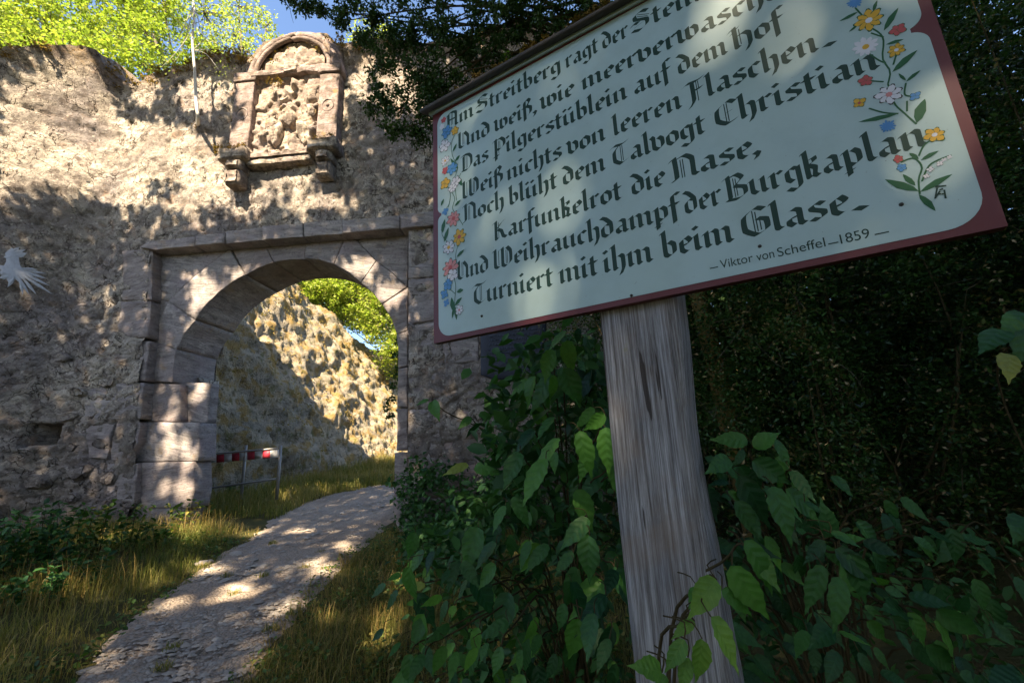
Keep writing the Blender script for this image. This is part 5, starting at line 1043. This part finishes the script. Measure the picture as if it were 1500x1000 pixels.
for Pq, n_, sz_, lb in ((Pl, 5200, .042, 'small clover-like leaves in the left verge'), (P3, 5200, .034, 'small clover-like leaves in the grass right of the path')):
    Q5 = Pq[r5.integers(0, len(Pq), n_*3)]; Q5 = Q5[fbm(Q5*2.2, 3, 71) > .03][:n_]+np.stack([r5.normal(0, .03, 3)*0 for _ in range(1)])
    Q5 = Q5+np.stack([r5.normal(0, .03, len(Q5)), r5.normal(0, .03, len(Q5)), r5.uniform(.02, .12, len(Q5))], 1)
    o = leaves(Q5, sz_, MAT['fweed'], 'ground_herbs', None, 43, up=1.4, aspect=.75, kind='stuff', six=True); tag(o, lb, 'plants')
# shrubs and tufts on the rock
rt = RP.reshape(-1, 3); ii = RNG.integers(0, len(rt), 1500); rc = rt[ii]; rc = rc[fbm(rc*1.1, 2, 50) > .04]
o = leaves(clumps(rc, .14, 12, 9, .6), .07, MAT['straw'], 'rock_tufts', None, 19, kind='stuff'); tag(o, 'dry tufts rooted across the rock slope', 'grass')
# loose stones
stm = []
for s in range(6):
    r = np.random.default_rng(s+60); b_ = MB(); n1, n2 = 7, 5; V = [(0, 0, .5)]
    for i in range(1, n2): 
        for j in range(n1): th, ph = math.pi*i/n2, 2*math.pi*j/n1; q = 1+r.uniform(-.22, .22); V.append((math.sin(th)*math.cos(ph)*q*.5, math.sin(th)*math.sin(ph)*q*.36, math.cos(th)*q*.24))
    V[0] = (0, 0, .24); V.append((0, 0, -.24)); Q = [(1+(i-1)*n1+j, 1+i*n1+j, 1+i*n1+(j+1) % n1, 1+(i-1)*n1+(j+1) % n1) for i in range(1, n2-1) for j in range(n1)]
    T_ = [(0, 1+j, 1+(j+1) % n1) for j in range(n1)]+[(len(V)-1, 1+(n2-2)*n1+(j+1) % n1, 1+(n2-2)*n1+j) for j in range(n1)]
    stm.append(mesh_np('stone', np.array(V), [np.array(Q), np.array(T_)], MAT['stone']))
big = [(355, 868, .20, 'pale rounded boulder half sunk in the middle of the path'), (245, 945, .09, 'flat grey stone in the lower part of the path'), (130, 985, .09, 'grey flat stone at the lower left path edge'), (385, 832, .16, 'dark-edged slab stone in the upper path'), (420, 835, .14, 'grey slab stone beside the right path edge'), (400, 858, .10, 'flat stone right of the pale boulder'),
       (300, 826, .13, 'flat pale stone at the left path edge'), (345, 815, .18, 'broad flat bedrock slab across the path'), (320, 960, .06, 'small pale stone low on the path'), (450, 790, .14, 'grey slab where the path narrows'), (480, 800, .12, 'grey stone near the right grass edge'), (665, 757, .09, 'white stone lying in herbs by the pier foot'), (430, 770, .1, 'small slab left of the narrow path bend'), (372, 905, .06, 'small grey stone right of centre of the path'), (210, 975, .06, 'small stone near the bottom edge of the path')]
for i, (x, y, s_, lb) in enumerate(big):
    o = bpy.data.objects.new('stone', stm[i % 6]); COL.objects.link(o); p = gpx(x, y); o.location = (p[0], p[1], p[2]+s_*.10+(.35 if i == 11 else 0)); o.scale = (s_*1.5, s_*1.2, s_*1.0); o.rotation_euler = (0, 0, i*1.7); tag(o, lb, 'stone', 'loose stones of the path')
r = np.random.default_rng(77); N = 7000; tI = r.uniform(0, 112, N); uI = r.uniform(0, 1, N); a = np.floor(tI).astype(int)
Pp = pl[a]*(1-uI[:, None])+pr[a]*uI[:, None]+r.normal(0, .02, (N, 3)); Pp[:, 2] = gz(Pp[:, 0], Pp[:, 1])+.042
Pp = Pp[(Pp[:, 1] > 1.2)]; Pp = Pp[(fbm(Pp*1.8, 2, 61) > -.08)]
gv = [np.array([v.co[:] for v in m_.vertices]) for m_ in stm]; base = np.array([(0, 0, .6), (1, 0, 0), (.2, .8, .1), (-.8, .5, 0), (-.7, -.6, .1), (.4, -.9, 0)])
sz = r.uniform(.006, .028, len(Pp))[:, None, None]*np.where(r.random(len(Pp)) < .10, 2.2, 1)[:, None, None]
an = r.uniform(0, 6.28, len(Pp)); ca, sa = np.cos(an)[:, None], np.sin(an)[:, None]
bb = base[None]*r.uniform(.6, 1.2, (len(Pp), 6, 3)); bx = bb[..., 0]*ca-bb[..., 1]*sa; by = bb[..., 0]*sa+bb[..., 1]*ca
V = np.stack([bx, by*.8, bb[..., 2]*.8], -1)*sz+Pp[:, None]; bI = (np.arange(len(Pp))*6)[:, None]
T_ = np.concatenate([bI+[0, 1, 2], bI+[0, 2, 3], bI+[0, 3, 4], bI+[0, 4, 5], bI+[0, 5, 1]])
o = put('gravel', V.reshape(-1, 3), T_, MAT['stone'], None, rnd=np.repeat(r.random(len(Pp)), 6)); tag(o, 'loose angular gravel strewn over the path', 'gravel', kind='stuff')
# fallen leaf litter and tufts in the path
CC = Pp[::40][(np.arange(len(Pp[::40])) % 3) == 0]; o = leaves(CC+[0, 0, .01], .05, MAT['fdead'], 'leaf_litter', None, 31, up=3, kind='stuff'); tag(o, 'a few dry fallen leaves on the path', 'leaf litter')
tp = np.array([gpx(x, y) for x, y in [(330, 850), (345, 875), (250, 960), (235, 990), (400, 800), (385, 850), (445, 838), (470, 815), (430, 905), (395, 930), (300, 835)]]); PT = clumps(tp, .07, 60, 3, .02); PT[:, 2] = gz(PT[:, 0], PT[:, 1])+.03
o = blades(PT, .06, .003, MAT['grass'], 'path_tufts', None, 12, 1.2); tag(o, 'small green tufts between the stones of the path', 'grass')

# ------------------------------------------------------------------ trees inferred behind the viewer, crowns shaped for the dappled shade
LIT = [(70, 190, 100, 90, .97), (150, 250, 70, 60, .95), (20, 240, 60, 60, .9), (60, 120, 90, 40, .97), (230, 225, 80, 45, .95), (300, 245, 45, 50, .9), (215, 130, 25, 30, .7), (300, 140, 45, 30, .75), (270, 300, 40, 18, .8), (205, 300, 40, 16, .5), (340, 190, 25, 60, .5), (430, 160, 70, 110, .97), (400, 90, 40, 30, .9), (455, 80, 35, 30, .95), (480, 200, 26, 60, .8), (400, 230, 60, 40, .95),
       (350, 290, 60, 16, .55), (470, 300, 60, 18, .6), (535, 240, 26, 50, .4), (560, 120, 50, 45, .55), (610, 170, 30, 50, .45), (575, 250, 30, 25, .5), (355, 310, 26, 12, .9), (515, 303, 22, 10, .85), (300, 330, 30, 12, .7), (235, 338, 22, 9, .7), (430, 330, 26, 10, .5),
       (283, 392, 25, 20, .95), (300, 420, 38, 22, .8), (350, 385, 40, 16, .55), (440, 365, 22, 9, .75), (520, 375, 32, 20, .9), (560, 415, 24, 24, .75), (590, 470, 9, 30, .85), (268, 495, 14, 60, .9), (235, 560, 14, 70, .6), (190, 480, 26, 22, .6), (140, 435, 22, 34, .6), (250, 650, 40, 28, .6), (250, 705, 40, 20, .85), (150, 705, 26, 14, .6), (190, 380, 12, 26, .5), (95, 480, 20, 20, .35), (90, 400, 20, 14, .3),
       (300, 835, 32, 12, .95), (355, 870, 34, 16, .95), (440, 770, 34, 11, .95), (400, 890, 60, 12, .5), (470, 830, 30, 14, .85), (250, 890, 40, 10, .5), (285, 785, 36, 20, .9), (360, 775, 30, 14, .8), (180, 810, 30, 18, .5), (565, 920, 36, 36, .95), (590, 860, 14, 14, .8), (510, 800, 20, 12, .6), (170, 900, 40, 20, .35), (390, 985, 30, 12, .6), (100, 920, 26, 16, .3), (330, 940, 40, 8, .4), (30, 820, 20, 12, .3), (70, 890, 26, 10, .8), (140, 880, 30, 9, .8), (205, 862, 22, 8, .8), (330, 965, 22, 8, .8), (430, 960, 24, 8, .8), (240, 850, 20, 8, .9), (310, 760, 22, 10, .8), (495, 905, 20, 8, .75), (60, 960, 30, 8, .7), (150, 950, 24, 7, .7), (535, 850, 16, 8, .75)]
LITS = [(850, 250, 90, 30, .72), (770, 300, 50, 22, .62), (700, 445, 50, 26, .62)]
def lit(x, y, L_):
    v = np.zeros(len(x))
    for a, b, c, d, q in L_: dd = np.hypot((x-a)/c, (y-b)/d); v = np.maximum(v, q*np.clip((1.25-dd)/.35, 0, 1))
    return v
r = np.random.default_rng(99); e1 = np.cross(SD, [0, 0, 1.]); e1 /= np.linalg.norm(e1); e2 = np.cross(e1, SD); e2 = e2 if e2[2] > 0 else -e2
N = 200000; a, b = r.uniform(-9, 9, N), r.uniform(-7, 9, N); O = np.array([-1, 5, 2.5])+a[:, None]*e1+b[:, None]*e2-SD*40
def hit(n_, d_): return (d_-O@n_)/(SD@n_)
tw = hit(WN, WP@WN); gpn = np.array([0, -.06, 1.]); tg = hit(gpn, 0.)
bn2 = np.array([-.654, .756, 0]); cb = wp(-4.2, 0, 0); tb_ = hit(bn2, cb@bn2); tb_ = np.where(tb_ > 20, tb_, 1e9)
t = np.minimum(np.minimum(tw, tg), np.where((O+SD*tb_[:, None])@WS-WP@WS < -4.2, tb_, 1e9)); H_ = O+SD*t[:, None]
over = H_[:, 2] > 9.6
X_, Y_, Z_ = proj(H_); v = lit(X_, Y_, LIT); v = np.where((Z_ < .3), 0, v)
ts = hit(NF, SO@NF); Hs = O+SD*ts[:, None]; us = (Hs-SO)@U; vs = Hs[:, 2]-SO[2]; on = (us > 0) & (us < BW) & (vs > 0) & (vs < BT+.05) & (ts < t)
Xs, Ys, _ = proj(Hs); v = np.where(on, lit(Xs, Ys, LITS), v)
over &= ~on; nz = fbm(np.stack([a*2.2, b*2.2, a*0], -1), 3, 88); keep = (~over) & (v < .52+1.1*nz) & (r.random(N) > .35*v)  # crown leaves kept only on sun rays that end outside the lit ellipses
zc = r.uniform(10.6, 15.5, N); zc = zc+.8*np.sin(H_[:, 0]*1.1); back = (zc-H_[:, 2])/(-SD[2]); Lp = H_-SD*back[:, None]
keep &= (Lp[:, 1] < 5.6)
Lp = Lp[keep]; TR = [(-7.5, -4.5), (-3.2, -6.), (.8, -5.), (4.5, -3.5)]
who = np.argmin(np.stack([np.abs(Lp[:, 0]-(x-.0)) for x, y in TR], 0), 0); names = ['left', 'centre-left', 'centre-right', 'right']
for i, (x, y) in enumerate(TR):
    Q_ = Lp[who == i]
    if not len(Q_): continue
    t_ = thing('shade_tree', rootz(x, y), 'tall broadleaf tree standing behind the viewer, crown over the %s part of the path' % names[i], 'tree', 'shade trees behind the viewer')
    leaves(Q_, .19, MAT['fcan'], 'crown', t_, 700+i, up=.4, aspect=.7, kind='stuff'); c_ = Q_.mean(0); mb = MB()
    mb.tube(curve([np.array(rootz(x, y))-[0, 0, .2], (x+.2, y, 5), (x*.7+c_[0]*.3, y*.7+c_[1]*.3, 9.5), c_], 26), np.linspace(.32, .07, 26), 12); mb.build('trunk', MAT['bark'], t_, True)
    mb = MB()
    for k in range(26):
        e = Q_[r.integers(len(Q_))]; s_ = np.array([x*.6+c_[0]*.4, y*.6+c_[1]*.4, r.uniform(7, 11)]); mb.tube(curve([s_, (s_+e)/2+[0, 0, .5], e], 8), np.linspace(.06, .012, 8), 5)
    mb.build('limbs', MAT['bark'], t_, True)
for i, (x, y, rx, rz, zc_) in enumerate([(-9, -6.5, 3, 3.6, 3.4), (-4, -7.5, 3, 3.8, 3.6), (1, -7, 3, 3.6, 3.4), (5.5, -5, 2.6, 4.2, 4.4), (8, 0, 2.2, 4., 5.), (-13, -3, 3, 3., 3.2), (2.8, -1.6, 1.2, 2.2, 5.4)]):  # unseen low foliage added around the viewer to cut sky light on the scene
    t_ = thing('understorey_tree', rootz(x, y), ['leafy tree on the far left behind the viewer', 'leafy tree left of centre behind the viewer', 'leafy tree straight behind the viewer', 'leafy tree behind the right shoulder of the viewer', 'leafy tree on the bank far right of the signboard', 'leafy tree near the outer left wall corner', 'small leafy tree leaning over behind the signboard viewer'][i], 'tree', 'understorey trees behind the viewer')
    d = r.normal(size=(300, 3)); d /= np.linalg.norm(d, axis=1)[:, None]; d *= (r.random(300)**.5)[:, None]
    leaves(clumps(np.array([x, y, zc_])+d*[rx, rx*.6, rz], .4, 22, 900+i), .24, MAT['fcan'], 'crown', t_, 910+i, up=.4, aspect=.7, kind='stuff')
    mb = MB(); mb.tube(curve([np.array(rootz(x, y))-[0, 0, .2], (x+.1, y, zc_*.6), (x, y, zc_+rz*.6)], 12), np.linspace(.14, .04, 12), 10); mb.build('trunk', MAT['bark'], t_, True)
print('canopy leaves', len(Lp), 'objects', len(bpy.data.objects), 'tris', sum(len(o.data.polygons) for o in bpy.data.objects if o.type == 'MESH'))
